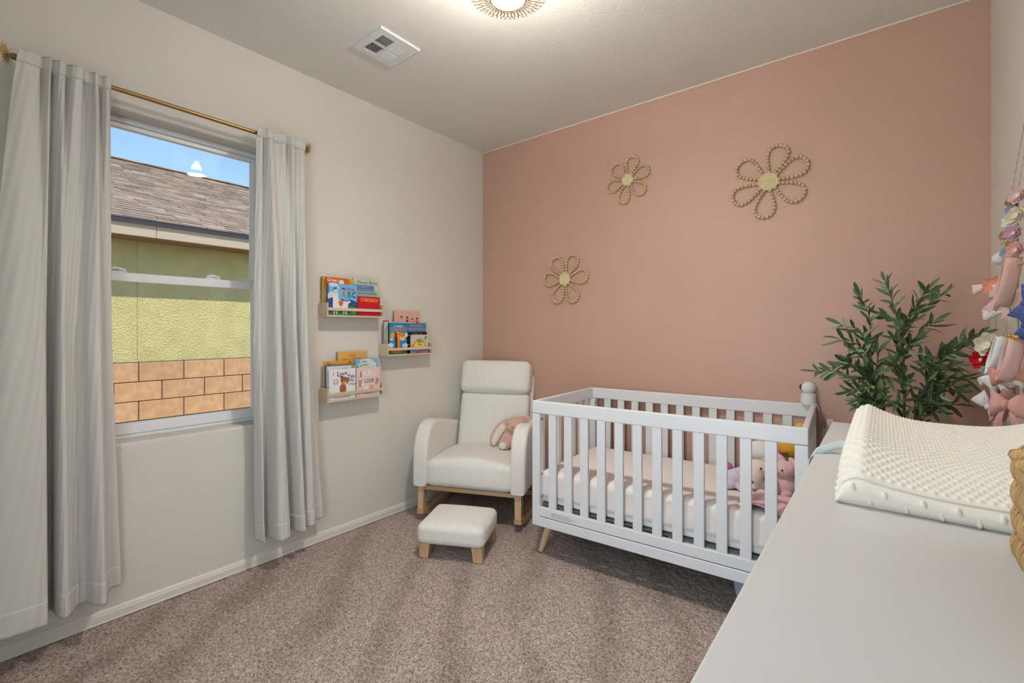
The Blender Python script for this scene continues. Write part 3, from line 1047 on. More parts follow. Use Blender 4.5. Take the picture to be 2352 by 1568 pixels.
    b.shape([(0.05, 0.002), (0.112, 0.002), (0.112, h * 0.10), (0.05, h * 0.12)], srgb(196, 50, 80))
    b.shape(ellp(w * 0.50, h * 0.30, 0.054, 0.062, 18, 0, PI), srgb(150, 90, 50))
    b.shape(ellp(w * 0.50, h * 0.30, 0.050, 0.057, 18, 0, PI), srgb(240, 216, 120))
    b.text('I Miss\nYou', w * 0.50, h * 0.56, 0.024, srgb(60, 40, 36), 0.0006)
    b.shape(ellp(0.136, h * 0.84, 0.009, 0.014, rot=-0.4), srgb(120, 130, 110))
    b.shape(ellp(0.022, h * 0.36, 0.012, 0.022), srgb(200, 160, 110))
    b.shape(ellp(0.132, h * 0.20, 0.018, 0.018), srgb(90, 150, 140))
    # ---------------- lowest ledge
    z = LEDGES[2][1] + 0.0108
    b = Book(0.024, -1.345, -1.140, z, 1.124, 0.013, srgb(226, 178, 98), 'tall tan-gold book with rust lettering on the lowest ledge', srgb(150, 140, 124))
    b.text('THE', 0.098, 0.252, 0.030, srgb(196, 92, 40))
    b.text('VELVETEEN', 0.108, 0.224, 0.031, srgb(196, 84, 36), maxw=0.150)
    b = Book(0.042, -1.443, -1.240, z, 1.070, 0.010, srgb(232, 158, 40), 'orange-yellow book peeping over the bear book on the lowest ledge', srgb(226, 176, 60))
    b.text('Cu', 0.030, 0.214, 0.022, BLK, 0.0004)
    b.text('for', 0.172, 0.216, 0.020, BLK, 0.0004)
    Book(0.053, -1.441, -1.245, z, 1.050, 0.009, srgb(100, 128, 160), 'dull blue book between the orange and white ones on the lowest ledge', srgb(60, 90, 140))
    b = Book(0.069, -1.438, -1.250, z, 1.040, 0.012, srgb(232, 222, 210), 'ivory book just behind the bear book on the lowest ledge', srgb(226, 226, 226))
    b.text('one hug', 0.112, 0.184, 0.010, srgb(90, 70, 60))
    b.shape(ellp(0.172, 0.190, 0.016, 0.010), srgb(176, 160, 60))
    b = Book(0.087, -1.440, -1.262, z, 1.022, 0.014, srgb(236, 236, 240), 'white book with a brown bear on its cover', srgb(206, 206, 212))
    w, h = b.w, b.h
    for s, yy, zz, sz in (('I', 0.030, 0.150, 0.026), ('L', 0.062, 0.150, 0.042), ('o', 0.080, 0.152, 0.034), ('v', 0.096, 0.152, 0.034), ('e', 0.112, 0.156, 0.034)):
        b.text(s, yy, zz, sz, srgb(56, 58, 72), 0.0006)
    b.text('You', 0.147, 0.134, 0.034, srgb(56, 58, 72), 0.0005, maxw=0.050)
    b.text('All', 0.150, 0.108, 0.026, srgb(80, 80, 96), 0.0003)
    b.text('Ways', 0.156, 0.085, 0.021, srgb(110, 110, 124), 0.0002)
    b.shape(ellp(0.045, 0.106, 0.016, 0.017), srgb(222, 176, 152))
    b.shape(ellp(0.045, 0.107, 0.008, 0.008), srgb(244, 226, 206))
    br, bd = srgb(168, 98, 58), srgb(92, 52, 34)
    b.shape(ellp(0.084, 0.131, 0.009, 0.009), bd)
    b.shape(ellp(0.127, 0.116, 0.008, 0.009), bd)
    b.shape(ellp(0.092, 0.062, 0.022, 0.032), br)
    b.shape([(0.078, 0.036), (0.078, 0.042), (0.106, 0.042), (0.106, 0.036)], br)
    b.shape(ellp(0.104, 0.110, 0.028, 0.023, rot=-0.25), br)
    b.shape(ellp(0.104, 0.096, 0.012, 0.009), srgb(230, 206, 180))
    b.shape(ellp(0.104, 0.098, 0.004, 0.003), BLK)
    b.shape(ellp(0.094, 0.086, 0.014, 0.006), srgb(206, 96, 70))
    b.text('Dominic Edwards', 0.086, 0.012, 0.013, srgb(70, 80, 90), maxw=0.110, shear=0.25)
    b = Book(0.056, -1.244, -1.075, z, 1.076, 0.011, srgb(126, 190, 216), 'light blue book with rhyming title on the lowest ledge', srgb(110, 180, 210))
    b.shape(ellp(0.080, 0.196, 0.062, 0.036), srgb(226, 230, 222))
    b.shape(ellp(0.120, 0.190, 0.035, 0.024), srgb(226, 230, 222))
    b.text('Oh, Baby,', 0.052, 0.213, 0.018, srgb(46, 84, 110), 0.0005, 0.15)
    b.text('the Places', 0.064, 0.194, 0.017, srgb(46, 84, 110), 0.0005, 0.12)
    b.text('GO!', 0.118, 0.218, 0.014, srgb(222, 196, 90), 0.0006, 0.25)
    b = Book(0.087, -1.256, -1.084, z, 1.020, 0.013, srgb(236, 208, 206), 'pale pink alphabet book with white letters on the lowest ledge', srgb(220, 190, 190))
    w, h = b.w, b.h
    for s, yy in (('A', 0.062), ('B', 0.092), ('C', 0.124)):
        b.text(s, yy, 0.140, 0.046, srgb(248, 240, 236), 0.0008)
    b.text('LOVE', 0.092, 0.094, 0.034, srgb(84, 74, 80), 0.0006, maxw=0.066)
    b.shape([(0.024, 0.118), (0.029, 0.160), (0.033, 0.160), (0.038, 0.118), (0.034, 0.118), (0.031, 0.134), (0.028, 0.118)], srgb(130, 128, 140))
    b.shape([(0.016, 0.058), (0.012, 0.104), (0.040, 0.104), (0.034, 0.058)], srgb(206, 152, 132))
    b.shape(ellp(0.046, 0.075, 0.008, 0.014), srgb(240, 232, 226))
    b.shape(ellp(0.152, 0.092, 0.014, 0.020), srgb(212, 156, 124))
    b.shape(ellp(0.145, 0.075, 0.012, 0.010), srgb(212, 156, 124))
    b.shape(ellp(0.072, 0.046, 0.020, 0.018), srgb(240, 232, 222))
    b.shape(ellp(0.108, 0.048, 0.020, 0.020), srgb(222, 178, 140))
    for k in range(16):
        yy, zz = random.uniform(0.01, w - 0.01), random.uniform(0.03, h - 0.012)
        b.shape(ellp(yy, zz, 0.0018, 0.0018, 8), srgb(190, 130, 140), layer=1)
    b.text('Sweet', 0.085, 0.018, 0.016, srgb(120, 170, 190), maxw=0.060, shear=0.2)
books()

# ================================================================== CEILING VENT
def vent():
    cx, cy = 0.588, -1.405
    root = empty('ceiling_vent', (cx, cy, RZ), 0, 'white square louvred air vent on the ceiling', 'vent')
    wm = mat('white enamel', srgb(232, 232, 230), 0.4, 0.5)
    dk = mat('dark duct', srgb(44, 42, 38), 0.8)
    h = 0.1225
    inn = 0.083
    f = MB()
    for (x0, y0, x1, y1) in ((-h, -h, h, -inn), (-h, inn, h, h), (-h, -inn, -inn, inn), (inn, -inn, h, inn), (-0.008, -inn, 0.008, inn), (-inn, -0.008, -0.008, 0.008), (0.008, -0.008, inn, 0.008)):
        f.box((x0, y0, -0.010), (x1, y1, -0.004))
    # turned-up lip
    f.prism([(-h, -h), (h, -h), (h, h), (-h, h)], -0.004, 0.0, 'z')
    f.build('frame', wm, root)
    MB().box((-inn, -inn, -0.0045), (inn, inn, -0.0035)).build('duct_opening', dk, root)
    for qx in (-1, 1):
        for qy in (-1, 1):
            along_x = (qx * qy > 0)
            for k in range(7):
                t = 0.0155 + k * 0.0102
                tilt = 0.7 if (qx < 0) == along_x else -0.7
                m = MB()
                if along_x:
                    Mx = Matrix.Translation((qx * 0.0455, qy * t, -0.0085)) @ Matrix.Rotation(0.62 * (1 if qy < 0 else -1), 4, 'X')
                    m.box((-0.036, -0.0042, -0.0006), (0.036, 0.0042, 0.0006), Mx)
                else:
                    Mx = Matrix.Translation((qx * t, qy * 0.0455, -0.0085)) @ Matrix.Rotation(0.62 * (-1 if qx < 0 else 1), 4, 'Y')
                    m.box((-0.0042, -0.036, -0.0006), (0.0042, 0.036, 0.0006), Mx)
                m.build('louver', wm, root)
    lv = MB()
    lv.ell((-inn - 0.006, -0.060, -0.013), 0.005)
    lv.build('lever', wm, root, True)
vent()

# ================================================================== CEILING LAMP
def lamp():
    cx, cy = 1.505, -1.525
    root = empty('ceiling_lamp', (cx, cy, RZ), 0, 'round woven rattan ceiling lamp, lit, at the top edge', 'lamp')
    rat = wood_mat('rattan cane', srgb(214, 184, 140), srgb(236, 212, 172), 'x', 0.55)
    MB().lathe([(0.065, 0.0), (0.065, -0.016), (0.02, -0.026), (0.012, -0.03), (0.012, -0.075)], 24).build('canopy', M_BRASS, root, True, 40)
    rt, zt = 0.080, -0.060       # top ring
    ro, zo = 0.158, -0.182       # widest ring
    ri, zi = 0.068, -0.214       # lower opening
    for nm, r, z, t in (('top_ring', rt, zt, 0.004), ('lower_ring', ri, zi, 0.0048)):
        MB().ring((0, 0, z), r, t, 48, 8).build(nm, rat if nm == 'top_ring' else mat('darker cane', srgb(190, 154, 104), 0.55), root, True)
    lat = MB()
    n = 46
    for k in range(n):
        a = 2 * PI * k / n
        for s in (-1, 1):
            for off in (0.0, 0.022):
                pts = []
                for i in range(9):
                    t = i / 8
                    # profile from the lower opening out to the rim
                    r = ri + (ro - ri) * math.sin(t * PI / 2)
                    z = zi + (zo - zi) * (1 - math.cos(t * PI / 2))
                    aa = a + off + s * t * (4 * PI / n)
                    pts.append((r * math.cos(aa), r * math.sin(aa), z))
                lat.tube(pts, 0.0014, 4, False)
    lat.build('lower_lattice', rat, root)
    lat = MB()
    for k in range(n):
        a = 2 * PI * k / n
        for s in (-1, 1):
            pts = []
            for i in range(7):
                t = i / 6
                r = rt + (ro * 1.012 - rt) * math.sin(t * PI / 2)
                z = zt + (zo - zt) * (1 - math.cos(t * PI / 2))
                aa = a + s * t * (4 * PI / n)
                pts.append((r * math.cos(aa), r * math.sin(aa), z))
            lat.tube(pts, 0.0014, 4, False)
    lat.build('upper_lattice', rat, root)
    # inner drum of the shade with lit bulb
    glow = mat('lit bulb', srgb(255, 240, 214), 0.4, emit=(1.0, 0.88, 0.70, 1), estr=16.0)
    MB().lathe([(0.014, -0.098), (0.018, -0.106), (0.022, -0.116), (0.022, -0.124)], 20).build('bulb', glow, root, True)
    MB().lathe([(0.017, -0.070), (0.017, -0.098), (0.014, -0.102)], 16).build('socket', M_BRASS, root, True, 40)
    inner = MB()
    inner.lathe([(ri - 0.002, zi + 0.002), (ri - 0.003, zi + 0.016), (ri - 0.004, zi + 0.028)], 40, None, False)
    inner.build('inner_band', mat('white inner band', srgb(246, 240, 228), 0.7, trans=0.3), root, True)
    L = add_light('ceiling_lamp_light', 'POINT', (cx, cy, RZ - 0.165), (0, 0, 0), 26.0, (1.0, 0.968, 0.918), shadow_soft_size=0.036)
    add_light('ceiling_lamp_diffuser', 'AREA', (cx, cy, RZ - 0.211), (0, 0, 0), 11.0, (1.0, 0.968, 0.918), shape='DISK', size=0.124)
    L.parent = None
lamp()

# ================================================================== ROCKING CHAIR
M_BOUC = mat('cream boucle', srgb(239, 235, 227), 0.95, 0.1, var=0.03, vscale=60, bump=0.55, bscale=170, bdist=0.006, sheen=0.25)
M_OAK = wood_mat('oiled ash wood', srgb(196, 158, 116), srgb(222, 188, 146), 'z', 0.45)
M_OAKX = wood_mat('oiled ash wood rail', srgb(192, 152, 110), srgb(220, 184, 142), 'x', 0.45)
M_OAKY = wood_mat('oiled ash wood runner', srgb(186, 146, 104), srgb(214, 178, 136), 'y', 0.45)

CH_A = math.radians(23.0)
CH_O = (0.545, -0.742, 0.0)

def rocking_chair():
    root = empty('rocking_chair', CH_O, CH_A, 'cream boucle rocking chair with wooden runners in the corner', 'chair')
    # seat block with crowned top
    def crown(p, u):
        if u.z > 0:
            p.z += 0.035 * (1 - u.x ** 2) * max(0, u.z) - 0.012 * max(0, u.y) * u.z
        return p
    cushion((-0.296, -0.030, 0.236), (0.296, 0.52, 0.405), 0.040, 16, (0, 0.012, 0), fn=crown).build('seat', M_BOUC, root, True)
    # arms: curved front, upholstered
    side = smooth_curve([(-0.030, 0.236), (-0.032, 0.34), (-0.026, 0.44), (-0.005, 0.535), (0.040, 0.605), (0.105, 0.640), (0.20, 0.640), (0.36, 0.605), (0.50, 0.575), (0.575, 0.55), (0.585, 0.42), (0.585, 0.236)], 44)
    for s in (-1, 1):
        bm = bmesh.new()
        xi, xo = s * 0.282, s * 0.382
        Vi = [bm.verts.new((xi, p[0], p[1])) for p in side]
        Vo = [bm.verts.new((xo, p[0], p[1])) for p in side]
        n = len(side)
        bm.faces.new(Vi)
        bm.faces.new(list(reversed(Vo)))
        for i in range(n):
            j = (i + 1) % n
            bm.faces.new((Vi[i], Vo[i], Vo[j], Vi[j]))
        bmesh.ops.recalc_face_normals(bm, faces=list(bm.faces))
        rim = [e for e in bm.edges if abs(e.verts[0].co.x - e.verts[1].co.x) < 1e-6]
        bmesh.ops.bevel(bm, geom=rim, offset=0.040, segments=6, profile=0.6, affect='EDGES', clamp_overlap=True)
        MB().bm(bm).build('armrest', M_BOUC, root, True, 60)
    # back: leaning slab, slightly wider frame behind
    lean = math.radians(13.5)
    Mb = Matrix.Translation((0.0, 0.455, 0.36)) @ Matrix.Rotation(-lean, 4, 'X')
    def taper(p, u):
        return p
    cushion((-0.268, -0.01, -0.06), (0.268, 0.10, 0.44), 0.035, 14, (0.0, 0.018, 0), M=Mb).build('backrest', M_BOUC, root, True)
    cushion((-0.282, 0.072, -0.10), (0.282, 0.140, 0.60), 0.030, 12, (0, 0.0, 0), M=Mb).build('back_frame', M_BOUC, root, True)
    # head pillow
    cushion((-0.270, -0.045, 0.432), (0.270, 0.115, 0.678), 0.042, 14, (0.004, 0.022, 0.004), M=Mb).build('head_pillow', M_BOUC, root, True)
    # wooden base
    fz = 0.235
    for s in (-1, 1):
        lg = MB()
        lg.add([(s * 0.350, -0.012, 0.050), (s * 0.312, -0.012, 0.050), (s * 0.312, 0.034, 0.050), (s * 0.350, 0.034, 0.050),
                (s * 0.352, -0.006, fz), (s * 0.308, -0.006, fz), (s * 0.308, 0.044, fz), (s * 0.352, 0.044, fz)],
               [(0, 1, 2, 3), (4, 5, 6, 7), (0, 1, 5, 4), (1, 2, 6, 5), (2, 3, 7, 6), (3, 0, 4, 7)])
        lg.build('front_leg', M_OAK, root)
        rl = MB()
        rl.add([(s * 0.350, 0.50, 0.040), (s * 0.312, 0.50, 0.040), (s * 0.312, 0.55, 0.045), (s * 0.350, 0.55, 0.045),
                (s * 0.352, 0.42, fz), (s * 0.308, 0.42, fz), (s * 0.308, 0.475, fz), (s * 0.352, 0.475, fz)],
               [(0, 1, 2, 3), (4, 5, 6, 7), (0, 1, 5, 4), (1, 2, 6, 5), (2, 3, 7, 6), (3, 0, 4, 7)])
        rl.build('rear_leg', M_OAK, root)
        # curved runner
        prof_t, prof_b = [], []
        for i in range(25):
            y = -0.016 + i / 24 * 0.70
            zb = 0.85 - math.sqrt(max(0, 0.85 ** 2 - (y - 0.27) ** 2)) + 0.001
            th = 0.052 if 2 < i < 22 else (0.052 - 0.012 * abs(i - 12) / 12)
            prof_b.append((y, zb))
            prof_t.append((y, zb + th * (1.0 if i not in (0, 24) else 0.75)))
        poly = prof_b + prof_t[::-1]
        MB().prism(poly, s * 0.309, s * 0.353, 'x').build('runner', M_OAKY, root)
    MB().rbox((-0.312, 0.0, fz - 0.028), (0.312, 0.030, fz), 0.003).build('front_rail', M_OAKX, root)
    for s in (-1, 1):
        MB().rbox((s * 0.33 - 0.014, 0.03, fz - 0.028), (s * 0.33 + 0.014, 0.45, fz), 0.003).build('side_rail', M_OAKY, root)
    MB().rbox((-0.312, 0.44, fz - 0.03), (0.312, 0.465, fz), 0.003).build('rear_rail', M_OAKX, root)
    MB().rbox((-0.312, 0.505, 0.052), (0.312, 0.535, 0.088), 0.004).build('stretcher', M_OAKX, root)
    MB().box((-0.28, 0.0, fz), (0.28, 0.50, fz + 0.01)).build('seat_base', mat('black dust cloth', srgb(40, 36, 34), 0.95), root)
rocking_chair()

def ottoman():
    root = empty('ottoman', (0.769, -1.107, 0.0), math.radians(26.5), 'small square cream boucle footstool in front of the rocking chair', 'footstool')
    def crown(p, u):
        if u.z > 0:
            p.z += 0.016 * (1 - u.x ** 2) * (1 - u.y ** 2)
        return p
    cushion((-0.192, -0.045, 0.078), (0.192, 0.290, 0.192), 0.034, 14, (0.004, 0.004, 0), fn=crown).build('cushion', M_BOUC, root, True)
    for x in (-1, 1):
        for y0 in (-0.030, 0.222):
            w = 0.052
            xc = x * 0.150
            b = MB()
            t = 0.030
            b.add([(xc - t * 0.8 + x * 0.004, y0 + 0.006, 0), (xc + t * 0.8 + x * 0.004, y0 + 0.006, 0), (xc + t * 0.8 + x * 0.004, y0 + 0.046, 0), (xc - t * 0.8 + x * 0.004, y0 + 0.046, 0),
                   (xc - t, y0, 0.082), (xc + t, y0, 0.082), (xc + t, y0 + 0.056, 0.082), (xc - t, y0 + 0.056, 0.082)],
                  [(0, 1, 2, 3), (4, 5, 6, 7), (0, 1, 5, 4), (1, 2, 6, 5), (2, 3, 7, 6), (3, 0, 4, 7)])
            b.build('leg', M_OAK, root)
ottoman()

# plush bunny slumped on the seat against the right armrest
def bunny():
    fur = mat('dusty pink plush', srgb(218, 178, 164), 0.95, 0.1, var=0.07, vscale=50, bump=0.7, bscale=260, bdist=0.004, sheen=0.4)
    cream = mat('cream plush satin', srgb(234, 222, 204), 0.7, 0.25, bump=0.15, bscale=120)
    Mc = Matrix.Translation(CH_O) @ Matrix.Rotation(CH_A, 4, 'Z')
    root = empty('plush_bunny', Mc @ Vector((0.205, 0.37, 0.425)), CH_A, 'dusty pink plush bunny with long cream-lined ears on the rocking chair', 'soft toy')
    # local: x right, y back, z up
    blob('body', [((0.006, 0.0, 0.062), (0.074, 0.062, 0.078)), ((-0.005, 0.005, 0.105), (0.055, 0.052, 0.050)), ((0.008, -0.008, 0.165), (0.076, 0.060, 0.058), (0, -0.25, 0)),
                  ((0.014, -0.052, 0.152), (0.044, 0.032, 0.032)), ((-0.052, -0.060, 0.034), (0.042, 0.048, 0.038), (0, 0, 0.3)), ((-0.068, -0.030, 0.070), (0.024, 0.024, 0.050), (0, 0.5, 0)),
                  ((0.060, -0.050, 0.028), (0.032, 0.045, 0.030)), ((-0.070, -0.020, 0.026), (0.040, 0.026, 0.022))], fur, root, 0.005, 6)
    for nm, pts in (('ear', [(-0.040, -0.004, 0.196), (-0.082, -0.026, 0.150), (-0.116, -0.040, 0.100), (-0.138, -0.050, 0.056), (-0.140, -0.054, 0.026)]),
                    ('ear', [(0.050, -0.004, 0.200), (0.084, -0.020, 0.204), (0.116, -0.03, 0.196), (0.146, -0.034, 0.182), (0.166, -0.036, 0.166)])):
        c = [Vector(p) for p in smooth_curve(pts, 12)]
        rr = [0.018, 0.025, 0.031, 0.035, 0.037, 0.037, 0.036, 0.034, 0.030, 0.025, 0.018, 0.008]
        e = MB().tube(c, rr, 12, True, 0.34, (0.3, -1, 0)).build(nm, fur, root, True)
        MB().tube([p + Vector((0.010, -0.009, 0)) for p in c[2:]], [q * 0.72 for q in rr[2:]], 12, True, 0.25, (0.3, -1, 0)).build('ear_lining', cream, e, True)
    for c, r in (((-0.056, -0.106, 0.036), (0.027, 0.007, 0.025)), ((0.060, -0.094, 0.030), (0.022, 0.006, 0.021))):
        MB().ell(c, r).build('foot_pad', cream, root, True)
    MB().ell((0.012, -0.084, 0.164), (0.012, 0.007, 0.008)).build('nose', mat('pink felt nose', srgb(222, 140, 130), 0.8), root, True)
    for x in (-0.032, 0.052):
        MB().ell((x, -0.058, 0.176), 0.0045, 8, 6).build('eye', mat('brown bead eye', srgb(60, 44, 40), 0.2), root, True)
bunny()

# ================================================================== CRIB
CR_A = math.radians(3.3)
CR_O = (1.10, -0.811, 0.0)
CL, CD = 1.30, 0.752
CRM = Matrix.Translation(CR_O) @ Matrix.Rotation(CR_A, 4, 'Z')

def crib():
    root = empty('crib', CR_O, CR_A, 'white slatted baby crib against the pink wall', 'crib')
    zb, z1, zr, zt = 0.178, 0.232, 0.796, 0.866
    th = 0.024
    pw = 0.048
    # posts, capped by the rails
    for (x, y) in ((0, 0), (CL - pw, 0), (0, CD - pw), (CL - pw, CD - pw)):
        MB().rbox((x, y, zb), (x + pw, y + pw, zr - 0.001), 0.004, 2).build('corner_post', M_WHITE, root)
    # top rails
    MB().rbox((0, 0, zr), (CL, th, zt), 0.005, 2).build('top_rail', M_WHITE, root)
    MB().rbox((0, CD - th, zr), (CL, CD, zt), 0.005, 2).build('top_rail', M_WHITE, root)
    MB().rbox((0, th, zr), (th, CD - th, zt), 0.005, 2).build('top_rail', M_WHITE, root)
    MB().rbox((CL - th, th, zr), (CL, CD - th, zt), 0.005, 2).build('top_rail', M_WHITE, root)
    # lower rails: slat rail and apron with a shadow gap between
    for y in (0.0, CD - th):
        MB().rbox((pw, y, z1 + 0.002), (CL - pw, y + th, 0.284), 0.003, 2).build('slat_rail', M_WHITE, root)
        MB().rbox((0.02, y - 0.001, zb), (CL - 0.02, y + th, z1 - 0.002), 0.004, 2).build('apron', M_WHITE, root)
    for x in (0.0, CL - th):
        MB().rbox((x, pw, zb), (x + th, CD - pw, 0.284), 0.003, 2).build('side_rail', M_WHITE, root)
    sl = MB().rbox((-0.0225, 0.002, 0.280), (0.0225, 0.020, zr + 0.002), 0.003, 2).mesh('slat', M_WHITE)
    for y in (0.0, CD - th + 0.002):
        for k in range(12):
            o = link('slat', sl, root)
            o.location = (0.1265 + k * 0.0947, y, 0)
    ss = MB().rbox((0.003, -0.018, 0.280), (0.019, 0.018, zr + 0.002), 0.003, 2).mesh('side_slat', M_WHITE)
    for x in (0.0, CL - th + 0.002):
        for k in range(7):
            o = link('side_slat', ss, root)
            o.location = (x, 0.094 + k * 0.094, 0)
    # splayed legs
    lw = wood_mat('turned beech leg', srgb(206, 172, 132), srgb(228, 198, 160), 'z', 0.45)
    for (x, y, sx, sy) in ((0.062, 0.105, -1, -1), (CL - 0.062, 0.105, 1, -1), (0.062, CD - 0.075, -1, 1), (CL - 0.062, CD - 0.075, 1, 1)):
        top = Vector((x, y, zb + 0.004))
        bot = Vector((x + sx * 0.055, y + sy * 0.025, 0.002))
        MB().tube([top, bot], [0.024, 0.0145], 16).build('leg', lw, root, True, 50)
    # bolts on the inner faces of the posts
    for (x, y) in ((pw + 0.0004, 0.026), (pw + 0.0004, CD - 0.026), (CL - pw - 0.0004, 0.026)):
        for z in (0.335, 0.46, 0.765):
            MB().lathe([(0.006, -0.001), (0.006, 0.001)], 10, Matrix.Translation((x, y, z)) @ Matrix.Rotation(PI / 2, 4, 'Y')).build('bolt', mat('dark bolt', srgb(90, 88, 86), 0.4, metal=0.8), root)
    # printed warning sticker on the slat rail
    st = MB().box((0.118, -0.0006, 0.242), (0.276, 0.0, 0.270)).build('warning_sticker', mat('sticker paper', srgb(228, 228, 226), 0.6), root)
    for s, x, z, sz, wd in (('WARNING: Read all instructions', 0.124, 0.264, 0.006, 0.120), ('before using crib. Keep manual', 0.124, 0.256, 0.005, 0.145), ('for future use. Never leave child unattended.', 0.124, 0.248, 0.005, 0.120)):
        me = text_mesh(s, sz, 'LEFT', 0.00005, 0.0001)
        xs = [v.co.x for v in me.vertices]
        me.transform(Matrix.Translation((x, -0.0007, z)) @ Matrix.Rotation(PI / 2, 4, 'X') @ Matrix.Diagonal((wd / (max(xs) - min(xs)), 1, 1, 1)))
        me.materials.clear()
        me.materials.append(mat('sticker ink', srgb(70, 70, 72), 0.6))
        link('lettering', me, st)
    # mattress support: grey board with printed instructions
    T = NT('grey support with print')
    T.b.inputs['Roughness'].default_value = 0.8
    v = T.coord('Object', (1, 1, 1))
    wv = T.n('ShaderNodeTexBrick', Scale=1.0)
    wv.inputs['Color1'].default_value = srgb(120, 120, 118)
    wv.inputs['Color2'].default_value = srgb(104, 104, 104)
    wv.inputs['Mortar'].default_value = srgb(176, 176, 172)
    wv.inputs['Brick Width'].default_value = 0.035
    wv.inputs['Row Height'].default_value = 0.008
    wv.inputs['Mortar Size'].default_value = 0.0022
    T.l(v, wv.inputs['Vector'])
    T.l(wv.outputs['Color'], T.b.inputs['Base Color'])
    MB().box((0.03, 0.03, 0.287), (CL - 0.03, CD - 0.03, 0.298)).build('support_board', mat('dark grey steel', srgb(92, 92, 92), 0.6), root)
    MB().box((0.74, 0.034, 0.240), (CL - 0.06, 0.040, 0.290)).build('instruction_panel', T.m, root)
    MB().box((0.985, 0.0325, 0.240), (1.003, 0.0338, 0.290)).build('orange_stripe', mat('orange print', srgb(206, 92, 40), 0.7), root)
crib()

def mattress():
    root = empty('crib_mattress', CRM @ Vector((CL / 2, CD / 2, 0.3125)), CR_A, 'crib mattress in a pale pink fitted sheet inside the crib', 'mattress')
    sheet = mat('pale pink cotton sheet', srgb(240, 231, 226), 0.9, 0.12, var=0.02, vscale=6, bump=0.2, bscale=22, bdist=0.006)
    def wrinkle(p, u):
        if abs(u.y) > 0.93 and u.z < 0.6:
            p.y += 0.0025 * math.sin(p.x * 95 + p.z * 40) * math.copysign(1, u.y)
        return p
    cushion((-0.620, -0.346, 0.006), (0.620, 0.346, 0.166), 0.034, 24, (0, 0, 0.004), fn=wrinkle).build('fitted_sheet', sheet, root, True)
    cushion((-0.612, -0.338, -0.014), (0.612, 0.338, 0.05), 0.016, 10).build('mattress_base', mat('white mattress ticking', srgb(236, 236, 236), 0.7), root, True)
    MB().tube(smooth_curve([(0.245, -0.349, 0.045), (0.275, -0.351, 0.047), (0.305, -0.352, 0.056), (0.33, -0.350, 0.066)], 10), 0.0028, 6).build('piping', mat('white mattress ticking', (1, 1, 1, 1)), root, True)
mattress()
MZ = 0.3125 + 0.170

def at_crib(x, y, z=MZ):
    return CRM @ Vector((x, y, z))

def plush(name, x, y, z, rz, label, col, parts, voxel=0.005):
    root = empty(name, at_crib(x, y, z), rz, label, 'soft toy', 'soft toys at the end of the crib')
    m = mat('plush ' + name + label[:12], col, 0.95, 0.1, var=0.05, vscale=40, bump=0.45, bscale=420, bdist=0.0025, sheen=0.6)
    blob('body', parts, m, root, voxel, 5)
    return root

